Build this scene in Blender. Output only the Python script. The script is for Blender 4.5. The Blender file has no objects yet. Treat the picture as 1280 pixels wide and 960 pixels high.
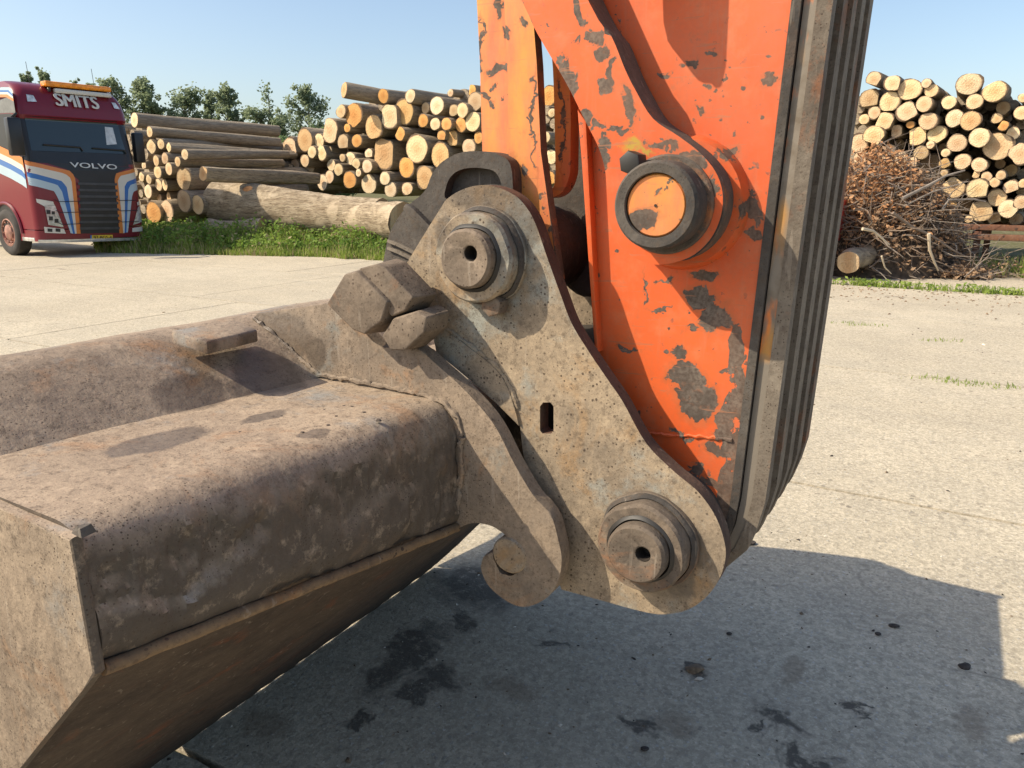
import bpy, bmesh, math, random
from mathutils import Vector, Matrix, noise as mn
R = math.radians
random.seed(7)
S = bpy.context.scene
COL = S.collection
# ------------------------------------------------------------------ camera, sky, sun, exposure
F, PITCH, TH, H = 960.0, R(14.6), R(30.3), 1.6
cam = bpy.data.cameras.new('camera'); cam.sensor_width = 36; cam.lens = F / 1280 * 36
cam.clip_start = 0.05; cam.clip_end = 3000
co = bpy.data.objects.new('camera', cam); COL.objects.link(co)
co.location = (0, 0, H); co.rotation_euler = (math.pi / 2 - PITCH, 0, 0)
S.camera = co
SUNV = Vector((1.152, 0.218, -1.0)).normalized()          # the way the light travels
wd = bpy.data.worlds.new('World'); S.world = wd; wd.use_nodes = True
wn = wd.node_tree
sky = wn.nodes.new('ShaderNodeTexSky'); sky.sky_type = 'NISHITA'; sky.sun_disc = False
sky.sun_elevation = math.asin(-SUNV.z); sky.sun_rotation = math.atan2(-SUNV.x, -SUNV.y)
sky.air_density = 1.0; sky.dust_density = 1.9; sky.ozone_density = 0.8; sky.altitude = 0
wn.links.new(sky.outputs[0], wn.nodes['Background'].inputs[0])
wn.nodes['Background'].inputs[1].default_value = 0.15
sl = bpy.data.lights.new('sun', 'SUN'); sl.energy = 4.8; sl.angle = R(0.5); sl.color = (1, 0.88, 0.69)
so = bpy.data.objects.new('sun', sl); COL.objects.link(so)
so.rotation_euler = SUNV.to_track_quat('-Z', 'Y').to_euler()
S.view_settings.view_transform = 'Standard'; S.view_settings.look = 'None'
S.view_settings.exposure = 0.4; S.view_settings.gamma = 1
try: S.view_settings.use_curve_mapping = False
except Exception: pass
S.cycles.max_bounces = 5; S.cycles.diffuse_bounces = 2; S.cycles.glossy_bounces = 2; S.cycles.use_denoising = True

# ------------------------------------------------------------------ tracing helpers
cp, sp, ct, st = math.cos(PITCH), math.sin(PITCH), math.cos(TH), math.sin(TH)
def ray(x, y):
    a = (x - 640) / F; v = (480 - y) / F
    return Vector((a, cp + v * sp, -sp + v * cp))
CAM = Vector((0, 0, H))
def at_plane(x, y, nrm, c):                 # pixel -> world point on plane nrm.p = c
    d = ray(x, y); s = (c - nrm.dot(CAM)) / nrm.dot(d)
    return CAM + d * s
def ground_pt(x, y, z=0): return at_plane(x, y, Vector((0, 0, 1)), z)
def tw(t, w, z=0): return Vector((t * ct + w * st, -t * st + w * ct, z))
def to_tw(p): return Vector((p.x * ct - p.y * st, p.x * st + p.y * ct, p.z))
def on_w(x, y, w):                          # pixel -> (t, z) on the plane w
    q = to_tw(at_plane(x, y, Vector((st, ct, 0)), w)); return (q.x, q.z)
def P_(pts, w): return [on_w(p[0], p[1], w) + tuple(p[2:]) for p in pts]

# ------------------------------------------------------------------ object helpers
def tag(o, label=None, cat=None, group=None, kind=None):
    if label: o['label'] = label
    if cat: o['category'] = cat
    if group: o['group'] = group
    if kind: o['kind'] = kind
    return o
def empty(name, loc=(0, 0, 0), rz=0):
    o = bpy.data.objects.new(name, None); COL.objects.link(o)
    o.location = loc; o.rotation_euler = (0, 0, rz); o.empty_display_size = 0.1
    return o
def mesh_obj(name, verts, faces, mats, parent=None, smooth=35, mi=None):
    me = bpy.data.meshes.new(name); me.from_pydata([tuple(v) for v in verts], [], faces)
    return link_mesh(name, me, mats, parent, smooth, mi)
def link_mesh(name, me, mats, parent=None, smooth=35, mi=None):
    for m in (mats if isinstance(mats, (list, tuple)) else [mats]): me.materials.append(m)
    if mi is not None: me.polygons.foreach_set('material_index', mi)
    if smooth:
        me.polygons.foreach_set('use_smooth', [True] * len(me.polygons))
        if smooth < 180: me.set_sharp_from_angle(angle=R(smooth))
    me.update()
    o = bpy.data.objects.new(name, me); COL.objects.link(o); o.parent = parent
    return o
def bm_obj(name, bm, mats, parent=None, smooth=35):
    bmesh.ops.recalc_face_normals(bm, faces=bm.faces)
    me = bpy.data.meshes.new(name); bm.to_mesh(me); bm.free()
    return link_mesh(name, me, mats, parent, smooth)
def smooth_loop(pts, n=4):
    """closed Catmull-Rom through pts; a third value marks a hard corner"""
    out = []; N = len(pts)
    for i in range(N):
        p1, p2 = pts[i], pts[(i + 1) % N]
        p0 = pts[i - 1] if len(p1) < 3 else p1
        p3 = pts[(i + 2) % N] if len(p2) < 3 else p2
        if len(p1) > 2 and len(p2) > 2: out.append((p1[0], p1[1])); continue
        for k in range(n):
            s = k / n; s2 = s * s; s3 = s2 * s
            out.append(tuple(0.5 * (2 * p1[j] + (p2[j] - p0[j]) * s + (2 * p0[j] - 5 * p1[j] + 4 * p2[j] - p3[j]) * s2
                                    + (3 * p1[j] - p0[j] - 3 * p2[j] + p3[j]) * s3) for j in (0, 1)))
    return out
def add_prism(bm, poly, w0, w1, org=(0, 0), bev=0.003, back=None):
    """extrude a (t, z) loop along w; back = loop of the far face"""
    bp = back or poly
    a = [bm.verts.new((p[0] - org[0], w0 - org[1], p[1])) for p in poly]
    b = [bm.verts.new((p[0] - org[0], w1 - org[1], p[1])) for p in bp]
    n = len(poly); fa = bm.faces.new(a); fb = bm.faces.new(b[::-1])
    for i in range(n): bm.faces.new((a[i], b[i], b[(i + 1) % n], a[(i + 1) % n]))
    if bev:
        ed = list({e for f in (fa, fb) for e in f.edges})
        bmesh.ops.bevel(bm, geom=ed, offset=bev, segments=2, profile=0.5, affect='EDGES', clamp_overlap=True)
def prism(name, poly, w0, w1, mat, parent, org, bev=0.003, smooth=30, back=None, edge=None):
    bm = bmesh.new(); add_prism(bm, poly, w0, w1, org, bev, back)
    if edge:
        bm.normal_update()
        for f in bm.faces: f.material_index = 0 if abs(f.normal.y) > 0.98 else 1
        mat = [mat, edge]
    bmesh.ops.triangulate(bm, faces=[f for f in bm.faces if len(f.verts) > 4])
    return bm_obj(name, bm, mat, parent, smooth)
def lathe(name, c, prof, mat, parent, org, seg=40, smooth=30, off=(0, 0), noff=0, rough=0.0):
    """profile of (radius, w) round the axis along w through c=(t, z)"""
    V, Fc = [], []
    for j, (r, w) in enumerate(prof):
        ox, oz = off if j < noff else (0, 0)
        for i in range(seg):
            a = 2 * math.pi * i / seg
            q_ = mn.noise(Vector((c[0] * 9 + r * math.cos(a) * 30, w * 30, r * math.sin(a) * 30))) * rough
            V.append((c[0] + ox + (r + q_) * math.cos(a) - org[0], w + q_ * .7 - org[1], c[1] + oz + (r + q_) * math.sin(a)))
    for j in range(len(prof) - 1):
        for i in range(seg):
            k = (i + 1) % seg
            Fc.append((j * seg + i, j * seg + k, (j + 1) * seg + k, (j + 1) * seg + i))
    bm = bmesh.new(); me = bpy.data.meshes.new(name); me.from_pydata(V, [], Fc); bm.from_mesh(me)
    bmesh.ops.remove_doubles(bm, verts=bm.verts, dist=1e-5)
    bpy.data.meshes.remove(me)
    return bm_obj(name, bm, mat, parent, smooth)
def tube_data(pts, rad, seg=6):
    V, Fc = [], []; n = len(pts); pts = [Vector(p) for p in pts]
    for i, p in enumerate(pts):
        d = (pts[min(i + 1, n - 1)] - pts[max(i - 1, 0)]).normalized()
        u = d.orthogonal().normalized(); v = d.cross(u)
        if i:                                            # keep the frame from twisting
            u = (pu - d * pu.dot(d)).normalized(); v = d.cross(u)
        pu = u
        r = rad[i] if isinstance(rad, (list, tuple)) else rad
        for k in range(seg):
            a = 2 * math.pi * k / seg; V.append(p + (u * math.cos(a) + v * math.sin(a)) * r)
    for i in range(n - 1):
        for k in range(seg):
            l = (k + 1) % seg; Fc.append((i * seg + k, i * seg + l, (i + 1) * seg + l, (i + 1) * seg + k))
    Fc.append(tuple(range(seg))[::-1]); Fc.append(tuple((n - 1) * seg + k for k in range(seg)))
    return V, Fc
def tube(name, pts, rad, mat, parent=None, seg=8):
    V, Fc = tube_data(pts, rad, seg); return mesh_obj(name, V, Fc, mat, parent, 50)
class Mass:
    """many small pieces gathered into one mesh"""
    def __init__(s): s.V = []; s.F = []; s.M = []
    def add(s, V, Fc, m=0):
        b = len(s.V); s.V += [tuple(v) for v in V]; s.F += [tuple(b + i for i in f) for f in Fc]; s.M += [m] * len(Fc)
    def obj(s, name, mats, parent=None, smooth=0): return mesh_obj(name, s.V, s.F, mats, parent, smooth, s.M)
def box_data(x0, x1, y0, y1, z0, z1):
    return ([(x0, y0, z0), (x1, y0, z0), (x1, y1, z0), (x0, y1, z0), (x0, y0, z1), (x1, y0, z1), (x1, y1, z1), (x0, y1, z1)],
            [(0, 3, 2, 1), (4, 5, 6, 7), (0, 1, 5, 4), (1, 2, 6, 5), (2, 3, 7, 6), (3, 0, 4, 7)])
def box(name, x0, x1, y0, y1, z0, z1, mat, parent=None, bev=0.0):
    bm = bmesh.new(); V, Fc = box_data(x0, x1, y0, y1, z0, z1)
    vs = [bm.verts.new(v) for v in V]
    for f in Fc: bm.faces.new([vs[i] for i in f])
    if bev: bmesh.ops.bevel(bm, geom=bm.edges[:], offset=bev, segments=2, profile=0.5, affect='EDGES')
    return bm_obj(name, bm, mat, parent, 40)

# ------------------------------------------------------------------ material helpers
class MT:
    def __init__(s, name):
        s.m = bpy.data.materials.new(name); s.m.use_nodes = True; s.t = s.m.node_tree
        s.b = s.t.nodes['Principled BSDF']; s.tc = None; s.oi = None
    def n(s, ty, ins=None, **pr):
        x = s.t.nodes.new('ShaderNode' + ty)
        for k, v in pr.items(): setattr(x, k, v)
        for k, v in (ins or {}).items(): s.put(x.inputs[k], v)
        return x
    def put(s, sock, v):
        if isinstance(v, bpy.types.NodeSocket): s.t.links.new(v, sock)
        elif isinstance(v, bpy.types.Node): s.t.links.new(v.outputs[0], sock)
        else:
            if sock.type == 'RGBA' and len(v) == 3: v = (*v, 1)
            sock.default_value = v
    def obj(s):
        if not s.tc: s.tc = s.n('TexCoord')
        return s.tc.outputs['Object']
    def info(s, k):
        if not s.oi: s.oi = s.n('ObjectInfo')
        return s.oi.outputs[k]
    def noise(s, sc, det=4, ro=0.55, vec=None, dist=0.0):
        return s.n('TexNoise', {'Vector': vec or s.obj(), 'Scale': sc, 'Detail': det, 'Roughness': ro, 'Distortion': dist}).outputs[0]
    def vor(s, sc, feat='F1', vec=None, out=0, rnd=1.0):
        return s.n('TexVoronoi', {'Vector': vec or s.obj(), 'Scale': sc, 'Randomness': rnd}, feature=feat).outputs[out]
    def mr(s, v, a, b, c=0.0, d=1.0):
        return s.n('MapRange', {0: v, 1: a, 2: b, 3: c, 4: d}).outputs[0]
    def ma(s, op, a, b=0.0, c=0.0):
        return s.n('Math', {0: a, 1: b, 2: c}, operation=op).outputs[0]
    def mix(s, f, a, b, mode='MIX'):
        x = s.n('Mix', data_type='RGBA', blend_type=mode)
        s.put(x.inputs[0], f); s.put(x.inputs[6], a); s.put(x.inputs[7], b); return x.outputs[2]
    def map(s, scale=(1, 1, 1), loc=(0, 0, 0), vec=None):
        return s.n('Mapping', {0: vec or s.obj(), 1: loc, 3: scale}).outputs[0]
    def warp(s, amt, sc, vec=None):
        v = vec or s.obj()
        nz = s.n('TexNoise', {'Vector': v, 'Scale': sc, 'Detail': 3.0}).outputs['Color']
        d = s.n('VectorMath', {0: nz, 1: (0.5, 0.5, 0.5)}, operation='SUBTRACT').outputs[0]
        d = s.n('VectorMath', {0: d, 3: amt}, operation='SCALE').outputs[0]
        return s.n('VectorMath', {0: v, 1: d}, operation='ADD').outputs[0]
    def blobs(s, L, vec):
        """signed measure below 1 inside any ellipse (cx, cy, cz, rx, ry, rz)"""
        acc = None
        for cx, cy, cz, rx, ry, rz in L:
            v = s.n('VectorMath', {0: vec, 1: (cx, cy, cz)}, operation='SUBTRACT').outputs[0]
            v = s.n('VectorMath', {0: v, 1: (1 / rx, 1 / ry, 1 / rz)}, operation='MULTIPLY').outputs[0]
            l = s.n('VectorMath', {0: v}, operation='LENGTH').outputs['Value']
            acc = l if acc is None else s.ma('MINIMUM', acc, l)
        return acc
    def bump(s, h, stg=0.5, dist=0.01, prev=None):
        i = {'Strength': stg, 'Distance': dist, 'Height': h}
        if prev: i['Normal'] = prev
        return s.n('Bump', i).outputs[0]
    def done(s, col, rough=0.8, metal=0.0, nrm=None, spec=None, coat=None):
        s.put(s.b.inputs['Base Color'], col); s.put(s.b.inputs['Roughness'], rough); s.put(s.b.inputs['Metallic'], metal)
        if nrm is not None: s.put(s.b.inputs['Normal'], nrm)
        if spec is not None: s.put(s.b.inputs['Specular IOR Level'], spec)
        if coat is not None: s.put(s.b.inputs['Coat Weight'], coat); s.b.inputs['Coat Roughness'].default_value = 0.08
        return s.m
def plain(name, col, rough=0.6, metal=0.0, vary=0.25, sc=8.0, spec=None, coat=None):
    m = MT(name); nz = m.noise(sc, 5)
    f = m.mr(nz, 0.3, 0.7, 1 - vary, 1 + vary)
    c = m.n('VectorMath', {0: col, 3: f}, operation='SCALE').outputs[0]
    return m.done(c, rough, metal, None, spec, coat)

def dusty_steel(name, dust, body, rust, pits=90.0, amount=0.55, stain_shade=(), paint=None, mud_shade=None):
    m = MT(name); v = m.obj()
    big = m.noise(3.2, 6, 0.6); mid = m.noise(17, 6, 0.65); fine = m.noise(140, 4, 0.7)
    f = m.mr(m.ma('ADD', m.ma('MULTIPLY', big, 0.6), m.ma('MULTIPLY', mid, 0.4)), amount - 0.13, amount + 0.1, 1, 0)
    c = m.mix(f, body, dust)
    if mud_shade:                             # dust on what faces up; sides carry caked mud plus painted shade
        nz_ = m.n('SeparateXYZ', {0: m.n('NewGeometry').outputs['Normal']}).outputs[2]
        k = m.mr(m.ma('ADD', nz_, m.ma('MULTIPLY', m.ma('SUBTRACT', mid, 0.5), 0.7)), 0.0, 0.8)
        mud_shade_c = m.mix(m.mr(mid, 0.35, 0.65), mud_shade, tuple(q * 0.78 for q in mud_shade)); c = m.mix(k, mud_shade_c, c)
    c = m.mix(m.ma('MULTIPLY', m.mr(m.noise(6.5, 6, 0.7, dist=0.6), 0.56, 0.72), m.mr(k, 0, 1, 0.25, 1.0) if mud_shade else 1.0), c, rust)
    if paint: c = m.mix(m.ma('MULTIPLY', m.mr(m.noise(5.1, 7, 0.7, m.map((1, 1, 1), (3.1, 1.7, 5))), 0.55, 0.66), m.ma('MULTIPLY', k, 0.75) if mud_shade else 0.75), c, paint)
    c = m.mix(m.mr(fine, 0.3, 0.75, 0.0, 0.35), c, (0.055, 0.043, 0.033))
    v2 = m.vor(330.0); r2 = m.n('SeparateColor', {0: m.n('TexVoronoi', {'Vector': v, 'Scale': 330.0}, feature='F1').outputs['Color']}).outputs[1]
    pt2 = m.ma('MULTIPLY', m.ma('LESS_THAN', v2, m.mr(r2, 0.55, 1.0, 0.0, 0.42)), m.mr(m.noise(7, 4, .7), 0.35, 0.6, 0.1, 0.75))
    c = m.mix(pt2, c, tuple(q * 0.28 for q in dust))
    sel = m.vor(pits, 'F1'); rs = m.n('TexVoronoi', {'Vector': v, 'Scale': pits}, feature='F1').outputs['Color']
    rv = m.n('SeparateColor', {0: rs}).outputs[0]
    pit = m.ma('MULTIPLY', m.ma('LESS_THAN', sel, m.mr(rv, 0.5, 1.0, 0.05, 0.36)), m.ma('MULTIPLY', m.mr(rv, 0.5, 0.52), m.mr(m.noise(4.4, 3), 0.34, 0.52)))
    c = m.mix(m.ma('MULTIPLY', pit, 0.85), c, (0.05, 0.033, 0.024))
    c = m.mix(m.mr(m.noise(60, 5, 0.78), 0.52, 0.66, 0, 0.6), c, (0.085, 0.062, 0.045))
    c = m.mix(m.mr(m.noise(30, 6, 0.75, m.map((1, 1, 1), (2, 8, 4))), 0.55, 0.7, 0, 0.4), c, tuple(min(1, q * 1.35) for q in dust))
    sc = m.map((1, 1, 1)); scr = m.mr(m.noise(9, 2, 0.5, m.warp(0.25, 5, m.map((9, 9, 0.8)))), 0.66, 0.70)
    c = m.mix(m.ma('MULTIPLY', scr, 0.06 if mud_shade else 0.2), c, (0.42, 0.36, 0.29))
    ro = m.mr(mid, 0.3, 0.7, 0.75, 0.95)
    if stain_shade:  # dark blobs
        b = m.mr(m.ma('ADD', m.blobs(stain_shade, m.warp(0.03, 25)), 0.0), 0.85, 1.05, 1, 0)
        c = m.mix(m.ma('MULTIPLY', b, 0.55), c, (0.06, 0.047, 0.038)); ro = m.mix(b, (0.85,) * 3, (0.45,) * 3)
    nb = m.bump(fine, 0.35, 0.0012); nb = m.bump(mid, 0.75, 0.005, nb); nb = m.bump(m.noise(60, 5, 0.7), 0.5, 0.002, nb); nb = m.bump(big, 0.35, 0.02, nb); nb = m.bump(pit, -0.4, 0.0015, nb)
    return m.done(c, ro, 0.0, nb, 0.3)

TAN, BRN, RST = (0.40, 0.30, 0.205), (0.19, 0.145, 0.11), (0.30, 0.165, 0.075)
M = {}
M['coupler'] = dusty_steel('dusty_coupler_steel', (0.38, 0.295, 0.2), (0.185, 0.148, 0.11), (0.35, 0.21, 0.095), 150, 0.55, paint=(0.30, 0.33, 0.31), stain_shade=[(on_w(x_, y_, 1.15)[0] + 0.62, 1.15 - 1.36, on_w(x_, y_, 1.15)[1], a_, 0.2, b_) for x_, y_, a_, b_ in [(612, 248, .085, .03), (655, 275, .03, .06), (850, 720, .03, .05), (874, 690, .018, .03), (640, 300, .03, .05), (560, 290, .03, .03)]])
M['pin'] = dusty_steel('dusty_pin_steel', (0.26, 0.20, 0.145), (0.115, 0.092, 0.072), (0.27, 0.13, 0.065), 160, 0.5)
M['ear'] = dusty_steel('worn_ear_steel', (0.34, 0.255, 0.18), (0.2, 0.165, 0.13), (0.36, 0.19, 0.09), 80, 0.55, paint=(0.23, 0.26, 0.25))
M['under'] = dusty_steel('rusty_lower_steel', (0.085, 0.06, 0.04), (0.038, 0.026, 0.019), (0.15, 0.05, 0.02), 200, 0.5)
M['dark'] = dusty_steel('greasy_dark_steel', (0.115, 0.10, 0.085), (0.045, 0.042, 0.04), (0.12, 0.07, 0.045), 240, 0.5)
M['rail'] = dusty_steel('rail_steel', (0.21, 0.178, 0.14), (0.10, 0.08, 0.064), (0.27, 0.10, 0.04), 260, 0.54)
M['black'] = plain('blackened_steel', (0.02, 0.018, 0.016), 0.55)
M['weld'] = dusty_steel('weld_bead', (0.38, 0.29, 0.20), (0.22, 0.17, 0.125), (0.30, 0.16, 0.08), 200, 0.6)
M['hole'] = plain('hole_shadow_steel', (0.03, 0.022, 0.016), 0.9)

def orange(name, chips, faded=False, edge=(), smear=()):
    m = MT(name); big = m.noise(2.6, 5, 0.6); mid = m.noise(22, 6, 0.65); fine = m.noise(160, 3, 0.6)
    base = m.mix(m.mr(big, 0.35, 0.65), (0.58, 0.082, 0.016), (0.66, 0.118, 0.026))
    if faded: base = m.mix(m.mr(m.noise(5, 6, 0.65, m.map((3, 3, 0.7))), 0.38, 0.62), (0.66, 0.17, 0.07), (0.62, 0.27, 0.055))
    base = m.mix(m.mr(mid, 0.5, 0.75, 0, 0.35), base, (0.55, 0.24, 0.12))
    base = m.mix(m.mr(m.noise(7, 5, 0.7, m.map((6, 6, 0.5))), 0.56, 0.74, 0, 0.3), base, (0.40, 0.22, 0.13))
    steel = m.mix(m.mr(mid, 0.35, 0.65), (0.155, 0.125, 0.10), (0.07, 0.056, 0.045))
    steel = m.mix(m.mr(fine, 0.4, 0.7), steel, (0.045, 0.034, 0.028))
    wv = m.warp(0.022, 95, m.warp(0.04, 30, m.warp(0.05, 10)))
    ch = m.mr(m.blobs(chips, wv), 0.86, 0.92, 1, 0)
    nz = m.ma('MULTIPLY', m.mr(m.noise(17, 6, 0.66, m.map((1, 1, 1), (4, 2, 1))), 0.675, 0.685), 1.0)
    d = m.vor(30, 'F1', m.warp(0.02, 40)); rv = m.n('SeparateColor', {0: m.n('TexVoronoi', {'Vector': m.warp(0.02, 40), 'Scale': 30.0}, feature='F1').outputs['Color']}).outputs[0]
    dots = m.ma('MULTIPLY', m.mr(d, 0.10, 0.14, 1, 0), m.mr(rv, 0.86, 0.87))
    sm = m.ma('MULTIPLY', m.mr(m.noise(52, 5, 0.6, m.map((1, 1, 1), (8, 1, 3))), 0.63, 0.645), m.mr(m.noise(6, 3, .6, m.map((1, 1, 1), (1, 9, 3))), 0.47, 0.56))
    ch = m.ma('MAXIMUM', m.ma('MAXIMUM', ch, sm), m.ma('MAXIMUM', nz, dots))
    if edge:
        e = m.mr(m.blobs(edge, m.warp(0.05, 12)), 0.8, 1.0, 1, 0); ch = m.ma('MAXIMUM', ch, m.ma('GREATER_THAN', m.ma('ADD', m.ma('MULTIPLY', e, 0.5), m.ma('MULTIPLY', m.noise(30, 6, 0.68), 0.9)), 0.87))
    stn = m.mr(m.blobs(chips, wv), 0.9, 1.35, 0.55, 0); c = m.mix(stn, base, (0.36, 0.10, 0.03)); c = m.mix(ch, c, steel)
    if smear: c = m.mix(m.mr(m.blobs(smear, wv), 0.5, 1.1, 0.9, 0), c, (0.42, 0.30, 0.03))
    c = m.mix(m.mr(m.noise(3.6, 6, 0.7, m.map((1, 1, .6), (2, 2, 7))), 0.48, 0.7, 0, 0.38), c, (0.34, 0.16, 0.09))
    c = m.mix(m.mr(fine, 0.35, 0.8, 0, 0.16), c, (0.2, 0.12, 0.08))
    c = m.mix(m.mr(m.noise(55, 6, 0.75), 0.58, 0.72, 0, 0.45), c, (0.32, 0.13, 0.06))
    scl = m.mr(m.noise(11, 2, 0.5, m.warp(0.3, 6, m.map((1, 1, 14)))), 0.665, 0.69, 0, 0.5); c = m.mix(scl, c, (0.36, 0.15, 0.075))
    nb = m.bump(ch, -0.5, 0.0012); nb = m.bump(m.noise(9, 3), 0.25, 0.006, nb); nb = m.bump(fine, 0.15, 0.001, nb)
    return m.done(c, m.mix(ch, (0.48,) * 3, (0.75,) * 3), 0.0, nb, 0.35)

# ------------------------------------------------------------------ ground
def concrete():
    m = MT('yard_concrete'); v = m.obj()
    big = m.noise(0.35, 5, 0.6); mid = m.noise(2.3, 6, 0.65); fine = m.noise(38, 5, 0.75); grit = m.noise(120, 3, 0.8)
    c = m.mix(m.mr(big, 0.35, 0.65), (0.49, 0.42, 0.305), (0.58, 0.505, 0.375))
    c = m.mix(m.mr(mid, 0.42, 0.72, 0, 0.4), c, (0.36, 0.32, 0.255))
    c = m.mix(m.mr(fine, 0.43, 0.62, 0, m.mr(m.noise(0.8, 4), 0.35, 0.65, 0.25, 0.6)), c, (0.22, 0.185, 0.135))
    c = m.mix(m.mr(m.noise(14, 5, 0.7), 0.5, 0.66, 0, 0.4), c, (0.27, 0.23, 0.165))
    c = m.mix(m.mr(grit, 0.55, 0.66, 0, 0.6), c, (0.72, 0.66, 0.54))
    vd = m.vor(55.0); vc = m.n('SeparateColor', {0: m.n('TexVoronoi', {'Vector': v, 'Scale': 55.0}, feature='F1').outputs['Color']}).outputs[0]
    peb = m.ma('MULTIPLY', m.mr(vd, 0.25, 0.34, 1, 0), m.mr(vc, 0.7, 0.72))
    c = m.mix(m.ma('MULTIPLY', peb, 0.6), c, m.mix(m.mr(vc, 0.7, 1), (0.15, 0.135, 0.11), (0.6, 0.58, 0.53)))
    v9 = m.n('SeparateColor', {0: m.n('TexVoronoi', {'Vector': m.warp(0.01, 60), 'Scale': 78.0}, feature='F1').outputs['Color']}).outputs[1]
    c = m.n('VectorMath', {0: c, 3: m.mr(v9, 0, 1, 0.8, 1.2)}, operation='SCALE').outputs[0]
    c = m.mix(m.mr(m.noise(75, 4, 0.8), 0.56, 0.66, 0, 0.38), c, (0.14, 0.12, 0.095))
    # tyre-worn streaks along the slabs and hairline cracks
    c = m.mix(m.mr(m.noise(1.3, 5, 0.6, m.map((0.18, 1.6, 1))), 0.5, 0.75, 0, 0.35), c, (0.35, 0.31, 0.245))
    cr = m.vor(0.42, 'DISTANCE_TO_EDGE', m.warp(0.5, 2.2, m.map((0.8, 1.5, 0.001))))
    crk = m.ma('MULTIPLY', m.mr(cr, 0.0, 0.006, 1, 0), m.mr(m.noise(0.55, 3), 0.55, 0.63))
    c = m.mix(m.ma('MULTIPLY', crk, 0.75), c, (0.10, 0.085, 0.065))
    # oil drips and mud under the bucket
    L = []
    for x, y, rx, rz in [(505, 825, 24, 50), (515, 800, 20, 26), (545, 850, 26, 20), (520, 870, 20, 14), (968, 898, 26, 12), (940, 910, 10, 8), (1015, 950, 30, 10), (600, 730, 60, 24), (870, 838, 14, 9), (1060, 882, 12, 7), (1072, 890, 8, 5), (575, 775, 18, 10), (450, 900, 16, 9), (690, 805, 12, 6), (800, 905, 26, 10)]:
        a = to_tw(ground_pt(x, y)); b = to_tw(ground_pt(x + rx, y)); d = to_tw(ground_pt(x, y + rz))
        L.append((a.x, a.y, 0, max((b - a).length, 0.02), max((d - a).length, 0.02), 1))
    wv = m.warp(0.16, 22, m.warp(0.16, 6)); bl = m.blobs(L, wv)
    oil = m.ma('MULTIPLY', m.mr(bl, 0.7, 1.25, 1, 0), m.mr(m.noise(30, 5, 0.8), 0.36, 0.48))
    c = m.mix(m.ma('MULTIPLY', m.mr(bl, 0.6, 1.7, 0.4, 0), 1.0), c, (0.09, 0.075, 0.06)); c = m.mix(m.ma('MULTIPLY', oil, 0.85), c, (0.03, 0.025, 0.021))
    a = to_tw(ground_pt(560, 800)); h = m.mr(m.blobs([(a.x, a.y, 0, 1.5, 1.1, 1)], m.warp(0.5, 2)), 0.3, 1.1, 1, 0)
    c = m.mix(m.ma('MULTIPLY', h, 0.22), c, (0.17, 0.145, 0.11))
    sp_ = m.ma('MULTIPLY', m.mr(m.vor(13.0, 'F1', m.warp(0.05, 20)), 0.14, 0.2, 1, 0), m.mr(m.noise(0.9, 3), 0.45, 0.6))
    c = m.mix(m.ma('MULTIPLY', sp_, 0.55), c, (0.06, 0.05, 0.042))
    L = []
    for x, y, rx, rz in [(992, 838, 13, 26), (870, 838, 14, 8), (845, 905, 30, 18), (1215, 905, 20, 30), (330, 905, 40, 20), (640, 860, 40, 14)]:
        q = to_tw(ground_pt(x, y)); b = to_tw(ground_pt(x + rx, y)); d = to_tw(ground_pt(x, y + rz)); L.append((q.x, q.y, 0, (b - q).length, (d - q).length, 1))
    mud = m.mr(m.blobs(L, m.warp(0.08, 18)), 0.5, 1.1, 1, 0)
    c = m.mix(m.ma('MULTIPLY', mud, 0.45), c, (0.16, 0.11, 0.065))
    c = m.mix(m.mr(m.info('Random'), 0, 1, 0, 0.14), c, (0.36, 0.33, 0.27))
    nb = m.bump(fine, 0.8, 0.007); nb = m.bump(peb, 0.4, 0.003, nb); nb = m.bump(crk, -0.6, 0.006, nb)
    return m.done(c, 0.93, 0, nb, 0.2)
M['concrete'] = concrete()
def soil():
    m = MT('bare_soil'); a = m.noise(0.6, 6, 0.65); b = m.noise(9, 6, 0.7)
    c = m.mix(m.mr(a, 0.4, 0.6), (0.13, 0.12, 0.05), (0.22, 0.18, 0.11)); c = m.mix(m.mr(b, 0.4, 0.65), c, (0.07, 0.085, 0.03))
    return m.done(c, 0.95, 0, m.bump(b, 0.7, 0.05), 0.1)
M['soil'] = soil()
tag(mesh_obj('ground', [(-700, -300, -0.035), (700, -300, -0.035), (700, 1200, -0.035), (-700, 1200, -0.035)], [(0, 1, 2, 3)], M['soil']), 'soil and weeds around the concrete yard', kind='structure')
yard = tag(empty('concrete_yard', (0, 0, 0), -TH), 'pale beige concrete yard of cast slabs with joints', kind='structure')
WJ = [-4.9, -1.9, 1.16, 4.225, 7.3, 10.4, 13.62]
def wob(a, b, seed, amp=0.012):
    return amp * mn.noise(Vector((a * 0.9, b * 0.9, seed)))
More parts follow.
